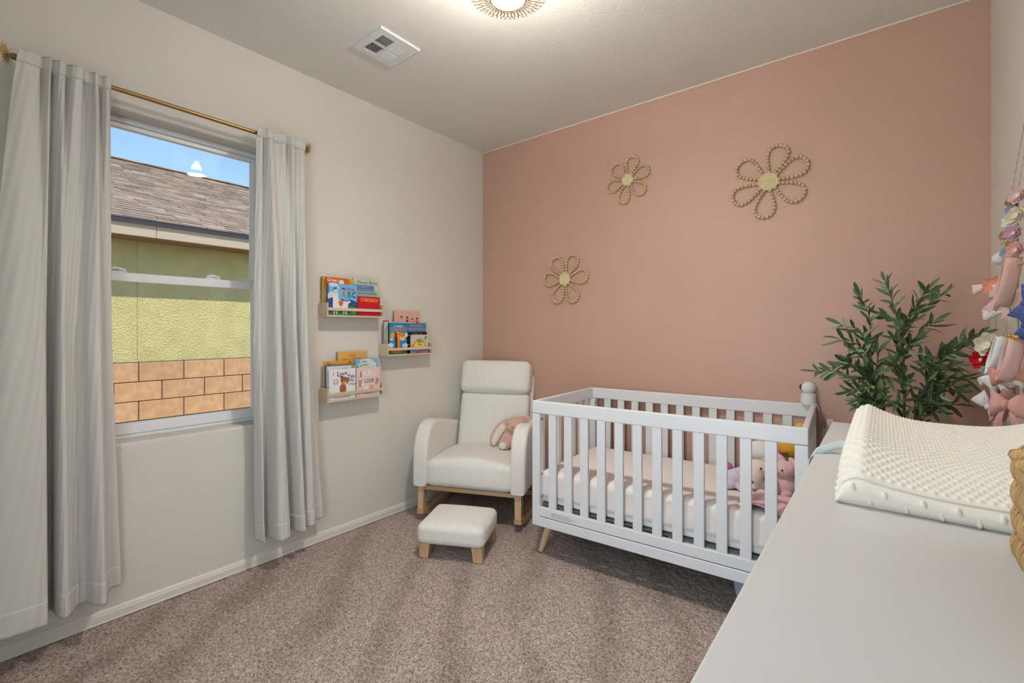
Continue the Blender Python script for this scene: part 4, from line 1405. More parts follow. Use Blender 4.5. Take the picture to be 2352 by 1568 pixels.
def toys():
    eye = mat('black bead eye', srgb(20, 18, 18), 0.15)
    # lying lavender toy
    r = plush('plush_toy', 0.972, 0.315, MZ - 0.002, 0.2, 'lavender tie-dye plush toy with a magenta cap lying on the mattress', srgb(220, 208, 222),
              [((0, 0, 0.050), (0.055, 0.045, 0.045)), ((-0.020, -0.030, 0.026), (0.045, 0.028, 0.024), (0, 0, 0.4)), ((0.040, -0.040, 0.020), (0.028, 0.022, 0.020)), ((0.030, 0.01, 0.075), (0.03, 0.03, 0.03))])
    MB().ell((-0.030, 0.012, 0.098), (0.030, 0.024, 0.024)).build('cap', mat('magenta plush', srgb(196, 96, 176), 0.95, bump=0.5, bscale=200), r, True)
    MB().ell((-0.058, 0.004, 0.094), (0.018, 0.018, 0.020)).build('muzzle', mat('peach plush', srgb(240, 198, 170), 0.95, bump=0.5, bscale=200), r, True)
    # sitting beige dog
    r = plush('plush_dog', 1.086, 0.300, MZ - 0.002, -0.25, 'beige plush puppy sitting among the toys in the crib', srgb(238, 220, 206),
              [((0, 0.01, 0.050), (0.050, 0.045, 0.055)), ((0.0, -0.012, 0.125), (0.058, 0.045, 0.040)), ((0.012, -0.045, 0.095), (0.026, 0.022, 0.044)), ((-0.048, -0.030, 0.10), (0.020, 0.016, 0.050)),
               ((0.056, -0.02, 0.10), (0.018, 0.016, 0.048)), ((-0.026, -0.050, 0.020), (0.024, 0.036, 0.020)), ((0.036, -0.050, 0.020), (0.024, 0.036, 0.020))])
    MB().ell((-0.006, -0.070, 0.066), (0.012, 0.008, 0.011)).build('nose', mat('brown felt', srgb(70, 46, 44), 0.7), r, True)
    for x in (-0.028, 0.034):
        MB().ell((x, -0.054, 0.136), 0.005, 8, 6).build('eye', eye, r, True)
    for x in (-0.026, 0.036):
        MB().ell((x, -0.086, 0.022), (0.015, 0.004, 0.014)).build('paw_pad', mat('pale paw felt', srgb(240, 226, 216), 0.9), r, True)
    # white fluffy toy behind
    r = plush('plush_toy', 1.080, 0.420, MZ - 0.002, 0.1, 'white fluffy plush toy behind the beige puppy', srgb(240, 238, 236),
              [((0, 0, 0.065), (0.07, 0.06, 0.065)), ((0.0, -0.012, 0.175), (0.072, 0.055, 0.055)), ((0.03, -0.02, 0.13), (0.05, 0.05, 0.05))])
    MB().ell((-0.066, -0.030, 0.150), (0.020, 0.014, 0.036)).build('ear', mat('purple satin plush', srgb(190, 142, 196), 0.8), r, True)
    MB().ell((0.072, -0.025, 0.185), (0.012, 0.012, 0.026)).build('ear', mat('pink inner ear plush', srgb(226, 160, 180), 0.8), r, True)
    MB().lathe([(0.010, 0), (0.006, 0.018), (0.001, 0.034)], 10, Matrix.Translation((0.026, -0.058, 0.140)) @ Matrix.Rotation(1.0, 4, 'X')).build('horn', mat('gold lame', srgb(200, 170, 90), 0.4, metal=0.4), r, True)
    # pink floppy-eared toy
    r = plush('plush_rabbit', 1.195, 0.330, MZ - 0.002, -0.5, 'pale pink floppy-eared plush rabbit nearest the crib end', srgb(232, 190, 190),
              [((0, 0, 0.050), (0.045, 0.042, 0.055)), ((0, -0.01, 0.125), (0.046, 0.042, 0.042)), ((-0.030, -0.040, 0.018), (0.020, 0.034, 0.018)), ((0.030, -0.040, 0.018), (0.020, 0.034, 0.018)),
               ((-0.030, 0.0, 0.172), (0.030, 0.014, 0.016), (0, 0.5, 0)), ((0.040, 0.0, 0.165), (0.034, 0.014, 0.016), (0, 0.7, 0))])
    for x in (-0.018, 0.018):
        MB().ell((x, -0.050, 0.132), 0.0045, 8, 6).build('eye', eye, r, True)
    MB().ell((0, -0.052, 0.116), (0.007, 0.005, 0.005)).build('nose', mat('pink felt nose', (1, 1, 1, 1)), r, True)
    # grey hat-like toy and yellow toy, heaped at the back corner
    r = plush('plush_toy', 1.172, 0.420, MZ - 0.002, 0.0, 'dark grey plush toy between the white and yellow toys', srgb(92, 90, 92),
              [((0, 0, 0.055), (0.05, 0.045, 0.055)), ((0, -0.01, 0.125), (0.044, 0.040, 0.040))])
    r = plush('plush_toy', 1.200, 0.520, MZ - 0.002, -0.3, 'yellow plush toy in the back corner of the crib', srgb(238, 184, 62),
              [((0, 0, 0.070), (0.055, 0.055, 0.070)), ((0, -0.02, 0.190), (0.055, 0.050, 0.055)), ((0.030, -0.02, 0.255), (0.026, 0.024, 0.045), (0, 0.4, 0)), ((0.052, -0.022, 0.305), (0.020, 0.020, 0.020))])
    MB().ell((0, -0.078, 0.180), (0.020, 0.022, 0.008)).build('beak', mat('orange felt', srgb(224, 120, 40), 0.8), r, True)
    MB().ell((-0.046, -0.030, 0.245), (0.016, 0.012, 0.010)).build('tuft', mat('black felt', srgb(30, 28, 30), 0.9), r, True)
    # pink satin-trimmed blanket
    bl = empty('baby_blanket', at_crib(1.110, 0.150, MZ), 0.1, 'small pink minky blanket with satin trim on the mattress', 'blanket')
    P = []
    for i in range(22):
        row = []
        for k in range(26):
            u, v = i / 21, k / 25
            x = -0.075 + 0.215 * v
            y = -0.110 + 0.20 * u + 0.02 * math.sin(v * 5)
            z = 0.010 + 0.018 * (0.5 + 0.5 * math.sin(u * 9 + v * 6)) * (1 - 0.5 * abs(v - 0.5)) + 0.016 * math.sin(v * 3.1) * math.sin(u * 3.1)
            row.append((x, y, z))
        P.append(row)
    o = MB().grid(P).build('cloth', mat('pink minky', srgb(238, 196, 202), 0.95, 0.1, bump=0.8, bscale=60, bdist=0.006, sheen=0.3), bl, True)
    so = o.modifiers.new('t', 'SOLIDIFY')
    so.thickness = 0.006
    edge = [Vector(p) for p in P[0]] + [Vector(r[-1]) for r in P[1:]] + [Vector(p) for p in reversed(P[-1][:-1])] + [Vector(r[0]) for r in reversed(P[:-1])]
    MB().tube(edge, 0.008, 6, True, 0.5).build('satin_trim', mat('pink satin', srgb(240, 176, 190), 0.3, 0.6), bl, True)
toys()

# light blue bin under the crib and blue cloth at its end
def blue_things():
    b = empty('storage_bin', (2.165, -0.40, 0), math.radians(12), 'light blue storage bin on the carpet under the crib end', 'bin')
    bm_ = mat('light blue plastic', srgb(172, 194, 218), 0.4, 0.5)
    m = MB()
    lo, hi, h, t = 0.105, 0.125, 0.135, 0.004
    def ring(s, z):
        return [(-s, -s, z), (s, -s, z), (s, s, z), (-s, s, z)]
    V = ring(lo, 0) + ring(hi, h) + ring(hi - t, h) + ring(lo - t, 0.004)
    F = [(0, 1, 2, 3), (12, 13, 14, 15)]
    for a in range(4):
        c = (a + 1) % 4
        F += [(a, c, 4 + c, 4 + a), (4 + a, 4 + c, 8 + c, 8 + a), (8 + a, 8 + c, 12 + c, 12 + a)]
    m.add(V, F)
    m.build('tub', bm_, b)
    l = MB()
    for a in range(4):
        p, q = Vector(ring(hi + 0.002, h - 0.004)[a]), Vector(ring(hi + 0.002, h - 0.004)[(a + 1) % 4])
        l.tube([p, q], 0.005, 8)
    l.build('rim', bm_, b, True)
blue_things()

def baby_monitor():
    p = CRM @ Vector((CL - 0.034, CD - 0.032, 0.866))
    root = empty('baby_monitor', p, math.radians(-50), 'white ball-head baby monitor camera standing on the crib corner', 'camera')
    w = mat('white monitor plastic', srgb(232, 230, 228), 0.35, 0.5)
    MB().lathe([(0.036, 0.0), (0.0375, 0.006), (0.0355, 0.046), (0.035, 0.050), (0.0345, 0.056), (0.022, 0.060)], 28).build('base', w, root, True, 40)
    MB().ell((0, 0, 0.086), 0.0345, 28, 18).build('ball_head', w, root, True)
    MB().ell((-0.026, -0.016, 0.088), (0.014, 0.016, 0.017), 16, 10, Matrix.Rotation(0.5, 3, 'Z')).build('lens', mat('black gloss lens', srgb(14, 14, 16), 0.1, 0.6), root, True)
    MB().ell((0.004, -0.0349, 0.050), (0.002, 0.001, 0.002), 8, 6).build('sensor_dot', mat('grey dot', srgb(120, 120, 120), 0.5), root)
    pw = CRM.inverted()
    c = smooth_curve([(0.036, 0.006, 0.010), (0.050, 0.014, -0.004), (0.058, 0.020, -0.05), (0.048, 0.030, -0.085)], 12)
    MB().tube(c, 0.0018, 6).build('power_cable', w, root, True)
    o = empty('wall_outlet', (2.416, 0, 0.690), 0, 'white wall outlet with plugged adapter beside the crib corner', 'outlet')
    MB().rbox((-0.036, -0.006, -0.057), (0.036, 0, 0.057), 0.003).build('cover_plate', mat('white outlet plastic', srgb(228, 222, 212), 0.4), o)
    MB().rbox((-0.016, -0.034, 0.010), (0.016, -0.006, 0.108), 0.004).build('adapter', mat('white outlet plastic', (1, 1, 1, 1)), o)
baby_monitor()

# ================================================================== DRESSERS
DZ = 0.95
M_DRESS = mat('white painted dresser', srgb(209, 208, 207), 0.38, 0.5, var=0.012, vscale=5, bump=0.05, bscale=14, bdist=0.002, stretch=(1, 0.2, 1), coat=0.08)

def dresser(name, y0, y1, ncol, label):
    x0 = 2.495
    root = empty(name, (x0, y0, 0), 0, label, 'dresser')
    W, D = y1 - y0, RX - 0.003 - x0
    MB().rbox((0, 0, DZ - 0.022), (D, W, DZ), 0.003, 2).build('top', M_DRESS, root)
    MB().rbox((0.02, 0.012, 0.10), (D - 0.01, W - 0.012, DZ - 0.022), 0.002, 1).build('body', M_DRESS, root)
    kn = mat('dark knob', srgb(60, 54, 50), 0.4, metal=0.6)
    rows = 4
    for c in range(ncol):
        for r in range(rows):
            a = 0.03 + c * (W - 0.06) / ncol
            b = 0.03 + (c + 1) * (W - 0.06) / ncol
            z0 = 0.13 + r * 0.196
            d = MB().rbox((0.004, a + 0.004, z0), (0.02, b - 0.004, z0 + 0.188), 0.003, 1).build('drawer', M_DRESS, root)
            for yk in ((a + b) / 2 - (b - a) * 0.25, (a + b) / 2 + (b - a) * 0.25):
                MB().lathe([(0.006, 0), (0.006, 0.010), (0.014, 0.016), (0.012, 0.024)], 12, Matrix.Translation((0.004, yk, z0 + 0.10)) @ Matrix.Rotation(-PI / 2, 4, 'Y')).build('knob', kn, d, True, 40)
    for x in (0.03, D - 0.07):
        for y in (0.02, W - 0.06):
            MB().rbox((x, y, 0), (x + 0.04, y + 0.04, 0.10), 0.002, 1).build('leg', M_DRESS, root)
dresser('dresser', -1.4915, -1.021, 1, 'narrow white dresser by the plant, behind the changing pad')
dresser('dresser', -2.80, -1.4985, 2, 'long white dresser in the foreground under the changing pad')

# ---------------- changing pad: contoured, minky dots as relief
def changing_pad():
    x0, x1, y0, y1 = 2.566, 2.974, -1.895, -1.085
    root = empty('changing_pad', (x0, y0, DZ), 0, 'ivory dotted minky contoured changing pad on the white dresser', 'changing pad')
    W, L = x1 - x0, y1 - y0
    mk = mat('ivory minky', srgb(240, 234, 222), 0.9, 0.15, var=0.01, bump=0.25, bscale=300, bdist=0.0015, sheen=0.5)
    nx, ny = 300, 520
    def top(u, e=1.0):
        # raised sides, low middle; the rims sink towards the ends
        t = abs(2 * u - 1)
        k = min(1.0, max(0.0, e / 0.16))
        k = k * k * (3 - 2 * k)
        return 0.036 + 0.016 * k + 0.064 * (t ** 2.6) * (0.50 + 0.50 * k)
    P = []
    sp = 0.0165
    hr = 0.034
    for j in range(ny + 1):
        v = j / ny
        row = []
        for i in range(nx + 1):
            u = i / nx
            # go over the rounded cross-section: sides wrap down
            s = u * 1.30 - 0.15
            e = min(v, 1 - v) * L
            if s < 0 or s > 1:
                k = -s / 0.15 if s < 0 else (s - 1) / 0.15
                Zt = top(hr / W, e)
                if k > 0.5:
                    f = (k - 0.5) / 0.5
                    q = -0.005 * math.sin(f * PI)
                    Z = (Zt - hr) * (1 - f) + 0.0005
                    nrm = Vector((-1, 0, 0))
                else:
                    a = k / 0.5 * PI / 2
                    q = hr * (1 - math.sin(a))
                    Z = (Zt - hr) + hr * math.cos(a)
                    nrm = Vector((-math.sin(a), 0, math.cos(a)))
                X = q
                if s > 1:
                    X = W - q
                    nrm.x = -nrm.x
            else:
                X = hr + (W - 2 * hr) * s
                Z = top(X / W, e)
                nrm = Vector((0, 0, 1))
            Y = v * L
            # ends slope down a little and round off
            if e < 0.03:
                Z *= 1 - 0.14 * ((0.03 - e) / 0.03) ** 2
            # dots on a staggered lattice
            su = u * 1.30 * W
            a = su / sp
            b = Y / (sp * 0.866)
            rowi = math.floor(b + 0.5)
            cx = math.floor(a - (0.5 if rowi % 2 else 0.0) + 0.5) + (0.5 if rowi % 2 else 0.0)
            dx, dy = (a - cx) * sp, (b - rowi) * sp * 0.866
            d = math.hypot(dx, dy) / 0.0054
            if d < 1:
                hgt = 0.0038 * (1 - d * d)
                if e > 0.006:
                    p = Vector((X, Y, Z)) + nrm.normalized() * hgt
                    X, Y2, Z = p.x, p.y, p.z
            row.append((X, Y, max(0.0004, Z)))
        P.append(row)
    MB().grid(P).build('cover', mk, root, True)
    # end faces following the contour, with a few stretched dots
    for yy, s, nm in ((0.0, -1, 'end_panel'), (L, 1, 'end_panel')):
        src = P[0] if s < 0 else P[-1]
        idx = list(range(0, nx + 1, 2))
        G = []
        for r in range(9):
            f = r / 8
            row = []
            for i in idx:
                x, y, z = src[i]
                row.append((x, yy + s * 0.016 * math.sin(f * PI * 0.85) , 0.0006 + (z - 0.0006) * (1 - f)))
            G.append(row)
        eo = MB().grid(G).build(nm, mk, root, True)
        rr = random.Random(4)
        for k in range(17):
            xx = 0.022 + k * 0.0225
            zt = top(xx / W, 0.0) * 0.86
            zz = zt * (0.62 if k % 2 == 0 else 0.30)
            MB().ell((xx + rr.uniform(-0.003, 0.003), yy + s * 0.0125, zz), (0.0042, 0.005, 0.0085), 10, 7, Matrix.Rotation(rr.uniform(-0.35, -0.05), 3, 'Y')).build('minky_dot', mk, eo, True)
    seam = [Vector((x, y - 0.001, z + 0.0008)) for (x, y, z) in P[0][::4]]
    MB().tube(seam, 0.0016, 6).build('seam', mk, root, True)
    # webbing safety strap over the dresser edge
    wb = mat('pale blue webbing', srgb(196, 212, 216), 0.8, 0.2, bump=0.6, bscale=400, bdist=0.002)
    pts = smooth_curve([(0.02, 0.40, 0.012), (-0.010, 0.415, 0.020), (-0.035, 0.395, 0.016), (-0.060, 0.370, 0.007), (-0.072, 0.352, 0.002), (-0.079, 0.340, -0.020), (-0.082, 0.320, -0.07), (-0.080, 0.30, -0.12)], 30)
    G = []
    for i, p in enumerate(pts):
        t = i / 29
        wd = 0.019
        tw = 0.9 * math.sin(min(1, t * 1.3) * PI) 
        dv = Vector((0.35 * math.sin(tw), 1 * math.cos(tw * 0.4), 0.75 * math.sin(tw))).normalized() * wd
        G.append([Vector(p) - dv, Vector(p) - dv * 0.3, Vector(p) + dv * 0.3, Vector(p) + dv])
    so = MB().grid(G).build('safety_strap', wb, root, True)
    md = so.modifiers.new('t', 'SOLIDIFY')
    md.thickness = 0.0016
changing_pad()

# ---------------- woven basket
def basket():
    x0, x1, y0, y1, h = 2.762, 2.985, -2.33, -1.955, 0.138
    cx, cy = (x0 + x1) / 2, (y0 + y1) / 2
    root = empty('woven_basket', (cx, cy, DZ), 0, 'woven water hyacinth basket at the right edge of the dresser', 'basket')
    hy = mat('water hyacinth', srgb(206, 168, 118), 0.85, 0.2, var=0.42, vscale=90, bump=1.0, bscale=260, bdist=0.003, stretch=(1, 1, 0.12), rand=0.25)
    wx, wy = (x1 - x0) / 2, (y1 - y0) / 2
    rc = 0.035
    # rounded rectangle path
    def path(n, ins):
        pts = []
        a, b = wx - ins, wy - ins
        r = rc
        segs = []
        for (sx, sy, a0) in ((1, 1, 0), (-1, 1, PI / 2), (-1, -1, PI), (1, -1, 1.5 * PI)):
            for k in range(7):
                t = a0 + k / 6 * PI / 2
                segs.append(Vector((sx * (a - r) + r * math.cos(t), sy * (b - r) + r * math.sin(t), 0)))
        segs.append(segs[0])
        Ls = [0]
        for i in range(1, len(segs)):
            Ls.append(Ls[-1] + (segs[i] - segs[i - 1]).length)
        for i in range(n):
            d = Ls[-1] * i / n
            k = max(j for j in range(len(Ls)) if Ls[j] <= d + 1e-9)
            k = min(k, len(segs) - 2)
            f = (d - Ls[k]) / max(1e-9, Ls[k + 1] - Ls[k])
            p = segs[k].lerp(segs[k + 1], f)
            tg = (segs[k + 1] - segs[k]).normalized()
            pts.append((p, Vector((tg.y, -tg.x, 0)), tg))
        return pts
    wl = MB()
    ring0, ring1 = path(40, 0.012), path(40, 0.016)
    V = [p + Vector((0, 0, 0.003)) for p, _, _ in ring0] + [p + Vector((0, 0, h - 0.006)) for p, _, _ in ring0] + [p + Vector((0, 0, h - 0.006)) for p, _, _ in ring1] + [p + Vector((0, 0, 0.006)) for p, _, _ in ring1]
    F = [tuple(range(40)), tuple(range(120, 160))]
    for a in range(40):
        c = (a + 1) % 40
        F += [(a, c, 40 + c, 40 + a), (40 + a, 40 + c, 80 + c, 80 + a), (80 + a, 80 + c, 120 + c, 120 + a)]
    wl.add(V, F)
    wl.build('lining_wall', mat('basket gap shade', srgb(112, 82, 50), 0.95, 0.1, var=0.2, vscale=60), root)  # dark brown paints the shade into the gaps between strands
    # fat woven strands, staggered row by row
    meshes = []
    for k in range(4):
        rr = random.Random(k)
        pts = [(rr.uniform(-0.001, 0.001) + 0.005 * (t - 0.5), -0.004 + 0.0075 * math.sin(t * PI), (t - 0.5) * 0.054) for t in [i / 8 for i in range(9)]]
        meshes.append(MB().tube(pts, [0.0014, 0.0027, 0.0036, 0.0041, 0.0043, 0.0041, 0.0036, 0.0027, 0.0014], 10).mesh('strand', hy, True))
    cols, rows = 75, 4
    P = path(cols * 2, 0.008)
    for r in range(rows):
        for c in range(cols):
            p, nrm, tg = P[(c * 2 + (r % 2)) % (cols * 2)]
            o = link('strand', meshes[(r * 7 + c) % 4], root)
            z = 0.017 + r * (h - 0.034) / (rows - 1)
            o.location = p + Vector((0, 0, z))
            ang = math.atan2(nrm.y, nrm.x) - PI / 2
            o.rotation_euler = Euler((0, random.uniform(-0.30, 0.30), ang + random.uniform(-0.1, 0.1)))
            o.scale = (1, 1, random.uniform(0.9, 1.08))
    rm = MB()
    for off in (0.0, PI):
        pts = []
        Q = path(80, 0.010)
        for i in range(81):
            p, nrm, tg = Q[i % 80]
            a = i * 0.55 + off
            pts.append(p + nrm * (0.004 * math.cos(a)) + Vector((0, 0, h - 0.003 + 0.004 * math.sin(a))))
        rm.tube(pts, 0.0085, 7, False)
    rm.build('rim_braid', hy, root, True)
basket()

# ================================================================== OLIVE TREE
def olive_tree():
    bx, by = 2.67, -0.37
    root = empty('olive_tree', (bx, by, 0), 0, 'potted green olive tree in the corner behind the dresser', 'plant')
    pm = mat('white ceramic planter', srgb(226, 222, 216), 0.5)
    MB().lathe([(0.11, 0.0), (0.135, 0.02), (0.155, 0.26), (0.155, 0.28), (0.145, 0.28), (0.143, 0.25), (0.0, 0.245)], 32, None, False).build('planter', pm, root, True, 40)
    MB().lathe([(0.0, 0.252), (0.142, 0.250)], 24, None, False).build('moss', mat('dry moss', srgb(96, 84, 56), 0.95, bump=0.8, bscale=60, bdist=0.02), root)
    bark = mat('grey-brown bark', srgb(128, 116, 92), 0.9, 0.2, var=0.2, vscale=30, bump=0.5, bscale=60, bdist=0.004, stretch=(1, 1, 0.3))
    twig = mat('olive twig', srgb(108, 116, 72), 0.8)
    tips = [(2.634, -0.428, 1.497), (2.549, -0.349, 1.444), (2.481, -0.394, 1.319), (2.469, -0.333, 1.252), (2.385, -0.327, 1.065), (2.523, -0.473, 1.178), (2.770, -0.487, 1.455),
            (2.830, -0.272, 1.443), (2.787, -0.423, 1.322), (2.925, -0.429, 1.277), (2.915, -0.231, 1.199), (2.890, -0.368, 1.065), (2.876, -0.273, 1.002), (2.455, -0.366, 1.085),
            (2.501, -0.324, 0.977), (2.727, -0.451, 1.357), (2.676, -0.325, 1.252), (2.858, -0.264, 0.946), (2.587, -0.354, 1.044), (2.761, -0.297, 1.124), (2.676, -0.315, 1.084),
            (2.790, -0.473, 1.050), (2.563, -0.293, 1.252), (2.60, -0.46, 0.96), (2.80, -0.33, 0.92), (2.70, -0.46, 1.16), (2.62, -0.30, 1.36), (2.84, -0.40, 1.17),
            (2.56, -0.44, 1.10), (2.64, -0.48, 1.06), (2.74, -0.48, 0.98), (2.80, -0.44, 1.00), (2.53, -0.40, 1.04), (2.60, -0.42, 1.18), (2.69, -0.40, 1.30), (2.82, -0.36, 1.10), (2.55, -0.36, 0.93), (2.66, -0.44, 0.95), (2.86, -0.44, 1.12), (2.72, -0.34, 1.20),
            (2.50, -0.44, 1.12), (2.62, -0.50, 1.00), (2.70, -0.50, 1.05), (2.77, -0.50, 1.12), (2.58, -0.46, 1.02), (2.66, -0.48, 1.12), (2.84, -0.46, 1.04), (2.54, -0.42, 0.96), (2.80, -0.48, 0.96), (2.74, -0.44, 1.26)]
    # three main stems
    stems = []
    for (a, b, c, d) in (((0.0, 0.0, 0.24), (0.010, 0.0, 0.62), (0.028, 0.01, 0.90), (0.020, 0.0, 1.22)),
                         ((-0.02, 0.0, 0.24), (-0.035, 0.01, 0.60), (-0.045, 0.02, 0.86), (-0.085, 0.02, 1.16)),
                         ((0.02, 0.01, 0.24), (0.045, 0.02, 0.58), (0.055, 0.01, 0.84), (0.110, 0.02, 1.08))):
        c_ = [Vector(p) for p in smooth_curve([a, b, c, d], 18)]
        stems.append(c_)
        MB().tube(c_, [0.0105 - 0.0075 * i / 17 for i in range(18)], 9).build('trunk', bark, root, True)
    greens = [mat('olive leaf %d' % i, c, 0.5, 0.4, var=0.12, vscale=30) for i, c in enumerate((srgb(80, 104, 66), srgb(102, 126, 84), srgb(66, 92, 60), srgb(134, 152, 116)))]
    leaf_meshes = []
    for k in range(8):
        L = [0.062, 0.070, 0.055, 0.066, 0.048, 0.074, 0.060, 0.052][k]
        Wd = [0.0070, 0.0074, 0.0066, 0.0078, 0.0064, 0.0068, 0.0082, 0.0070][k]
        bend = [0.2, -0.35, 0.5, 0.1, -0.2, 0.65, 0.35, -0.5][k]
        G = []
        for i in range(8):
            t = i / 7
            w = Wd * (math.sin(PI * min(1, t * 0.97 + 0.03)) ** 0.6) + 0.0004
            y = L * t
            z = bend * L * t * t * 0.6
            G.append([(-w, y, z + w * 0.35), (0, y, z), (w, y, z + w * 0.35)])
        leaf_meshes.append(MB().grid(G).mesh('leaf', greens[k % 4], True))
    rnd = random.Random(11)
    leaves = []
    for ti, tp in enumerate(tips):
        t = Vector(tp) - Vector((bx, by, 0.035 if tp[2] > 1.2 else 0.0))
        # leave the nearest stem somewhat below the tip
        best = None
        for st in stems:
            for i, p in enumerate(st[7:]):
                if p.z < t.z - 0.08:
                    d = (t - p).length + 0.5 * abs((t.z - p.z) - 0.30)
                    if best is None or d < best[0]:
                        best = (d, p)
        if best is None:
            best = (0, stems[0][8])
        b0 = best[1]
        mid = b0.lerp(t, 0.5) + Vector((0, 0, 0.03 if t.z > 1.1 else 0.05)) + Vector((rnd.uniform(-0.015, 0.015), rnd.uniform(-0.03, 0.03), 0))
        n = 14
        c_ = [Vector(p) for p in smooth_curve([b0, mid, t], n)]
        br = MB().tube(c_, [0.0032 - 0.0023 * i / (n - 1) for i in range(n)], 6).build('branch', twig, root, True)
        ln = sum((c_[i + 1] - c_[i]).length for i in range(n - 1))
        cnt = max(10, int(ln / 0.0145))
        for j in range(cnt):
            f = 0.16 + 0.84 * j / (cnt - 1)
            q = f * (n - 1)
            i = min(n - 2, int(q))
            p = c_[i].lerp(c_[i + 1], q - i)
            tg = (c_[i + 1] - c_[i]).normalized()
            az = j * 2.4 + rnd.uniform(-0.5, 0.5)
            side = tg.orthogonal().normalized()
            side = Matrix.Rotation(az, 3, tg) @ side
            tilt = rnd.uniform(0.55, 1.05) if j < cnt - 1 else 0.1
            dirv = (tg * math.cos(tilt) + side * math.sin(tilt)).normalized()
            uv = Vector((-0.05, -0.9, 0.8))
            up = (uv - dirv * uv.dot(dirv))
            up = up.normalized() if up.length > 0.1 else side
            xa = dirv.cross(up).normalized()
            up = Matrix.Rotation(rnd.uniform(-0.8, 0.8), 3, dirv) @ up
            xa = dirv.cross(up).normalized()
            R = Matrix((xa, dirv, up)).transposed().to_4x4()
            s = rnd.uniform(0.80, 1.12)
            leaves.append((Matrix.Translation(p) @ R @ Matrix.Diagonal((s, s, s, 1)), rnd.randrange(8)))
    # keep inside the room
    def ok(Mx):
        tip = Mx @ Vector((0, 0.07, 0))
        return -0.0 + tip.x + bx < 2.985 and tip.y + by < -0.01
    leaves = [l for l in leaves if ok(l[0])]
    rnd.shuffle(leaves)
    leaves.sort(key=lambda l: -(1 if l[0].translation.z > 0.86 else 0))
    for Mx, k in leaves[:300]:
        o = link('leaf', leaf_meshes[k], root)
        o.matrix_local = Mx
    rest = MB()
    for Mx, k in leaves[300:]:
        me = leaf_meshes[k]
        rest.add([Mx @ v.co for v in me.vertices], [tuple(p.vertices) for p in me.polygons])
    if rest.v:
        o = rest.build('foliage', greens[0], root, True)
        o['kind'] = 'stuff'
olive_tree()

# ================================================================== WOODEN BEAD FLOWERS
def bead_flower(cx, cz, R, disc, bead, angs, label):
    root = empty('bead_flower', (cx, -0.001, cz), 0, label, 'wall decoration', 'wooden bead flowers on the pink wall')
    wd = mat('natural wood bead', srgb(224, 192, 148), 0.6, 0.3, var=0.08, vscale=60, rand=0.14)
    cord = mat('jute cord', srgb(170, 140, 96), 0.9)
    # woven centre: coiled straw
    d = MB()
    pts = []
    turns = 8
    for i in range(turns * 26):
        t = i / (turns * 26 - 1)
        a = t * turns * 2 * PI
        r = 0.002 + (disc - 0.004) * t
        pts.append((r * math.cos(a), -bead * 1.7, r * math.sin(a)))
    d.tube(pts, disc / turns * 0.55, 6)
    dm = mat('straw coil', srgb(236, 216, 174), 0.8, 0.25, var=0.24, vscale=220, bump=0.6, bscale=260, bdist=0.003)
    d.build('woven_centre', dm, root, True)
    MB().lathe([(disc * 0.96, 0), (disc * 0.96, bead * 1.5)], 28, Matrix.Rotation(PI / 2, 4, 'X')).build('backing_disc', dm, root)
    bm_ = MB().ell((0, 0, 0), 1.0, 12, 8).mesh('bead', wd, True)
    for a in angs:
        a = math.radians(a)
        # teardrop loop from the centre
        N = 120
        raw = []
        half = math.radians(26)
        for i in range(N + 1):
            t = i / N
            ph = t * 2 * PI
            u = 0.5 * (1 - math.cos(ph))                  # 0..1..0 along petal
            r = disc * 0.85 + (R - disc * 0.85) * u
            wv = math.sin(ph) * R * 0.34 * (0.12 + 0.88 * u ** 0.9) + math.copysign(bead * 1.05, math.sin(ph) + 1e-9) * (1 - u)
            raw.append(Vector((r * math.cos(a) - wv * math.sin(a), -bead * 1.05, r * math.sin(a) + wv * math.cos(a))))
        Ls = [0]
        for i in range(1, len(raw)):
            Ls.append(Ls[-1] + (raw[i] - raw[i - 1]).length)
        pet = MB().tube(raw[::6], bead * 0.18, 5, False).build('petal_cord', cord, root)
        cnt = int(Ls[-1] / (bead * 2.02))
        sp = Ls[-1] / cnt
        for i in range(cnt):
            dd = (i + 0.5) * sp
            k = max(j for j in range(len(Ls)) if Ls[j] <= dd)
            k = min(k, N - 1)
            p = raw[k].lerp(raw[k + 1], (dd - Ls[k]) / max(1e-9, Ls[k + 1] - Ls[k]))
            big = 1.0 + 0.16 * math.exp(-((i + 0.5) / cnt - 0.5) ** 2 / 0.012)
            o = link('bead', bm_, pet)
            o.location = p
            s = bead * big * 0.985
            o.scale = (s, s, s)
            o.rotation_euler = (random.uniform(0, 3), random.uniform(0, 3), 0)
bead_flower(2.133, 2.077, 0.196, 0.050, 0.0096, (72, 22, -34, -98, -158, 140), 'largest wooden bead flower, nearest the right wall')
bead_flower(1.302, 2.253, 0.152, 0.038, 0.0090, (74, 18, -42, -104, -168, 132), 'smallest wooden bead flower, highest on the pink wall')
bead_flower(0.815, 1.628, 0.184, 0.046, 0.0098, (62, 4, -62, -118, 178, 122), 'lowest wooden bead flower, above the rocking chair')

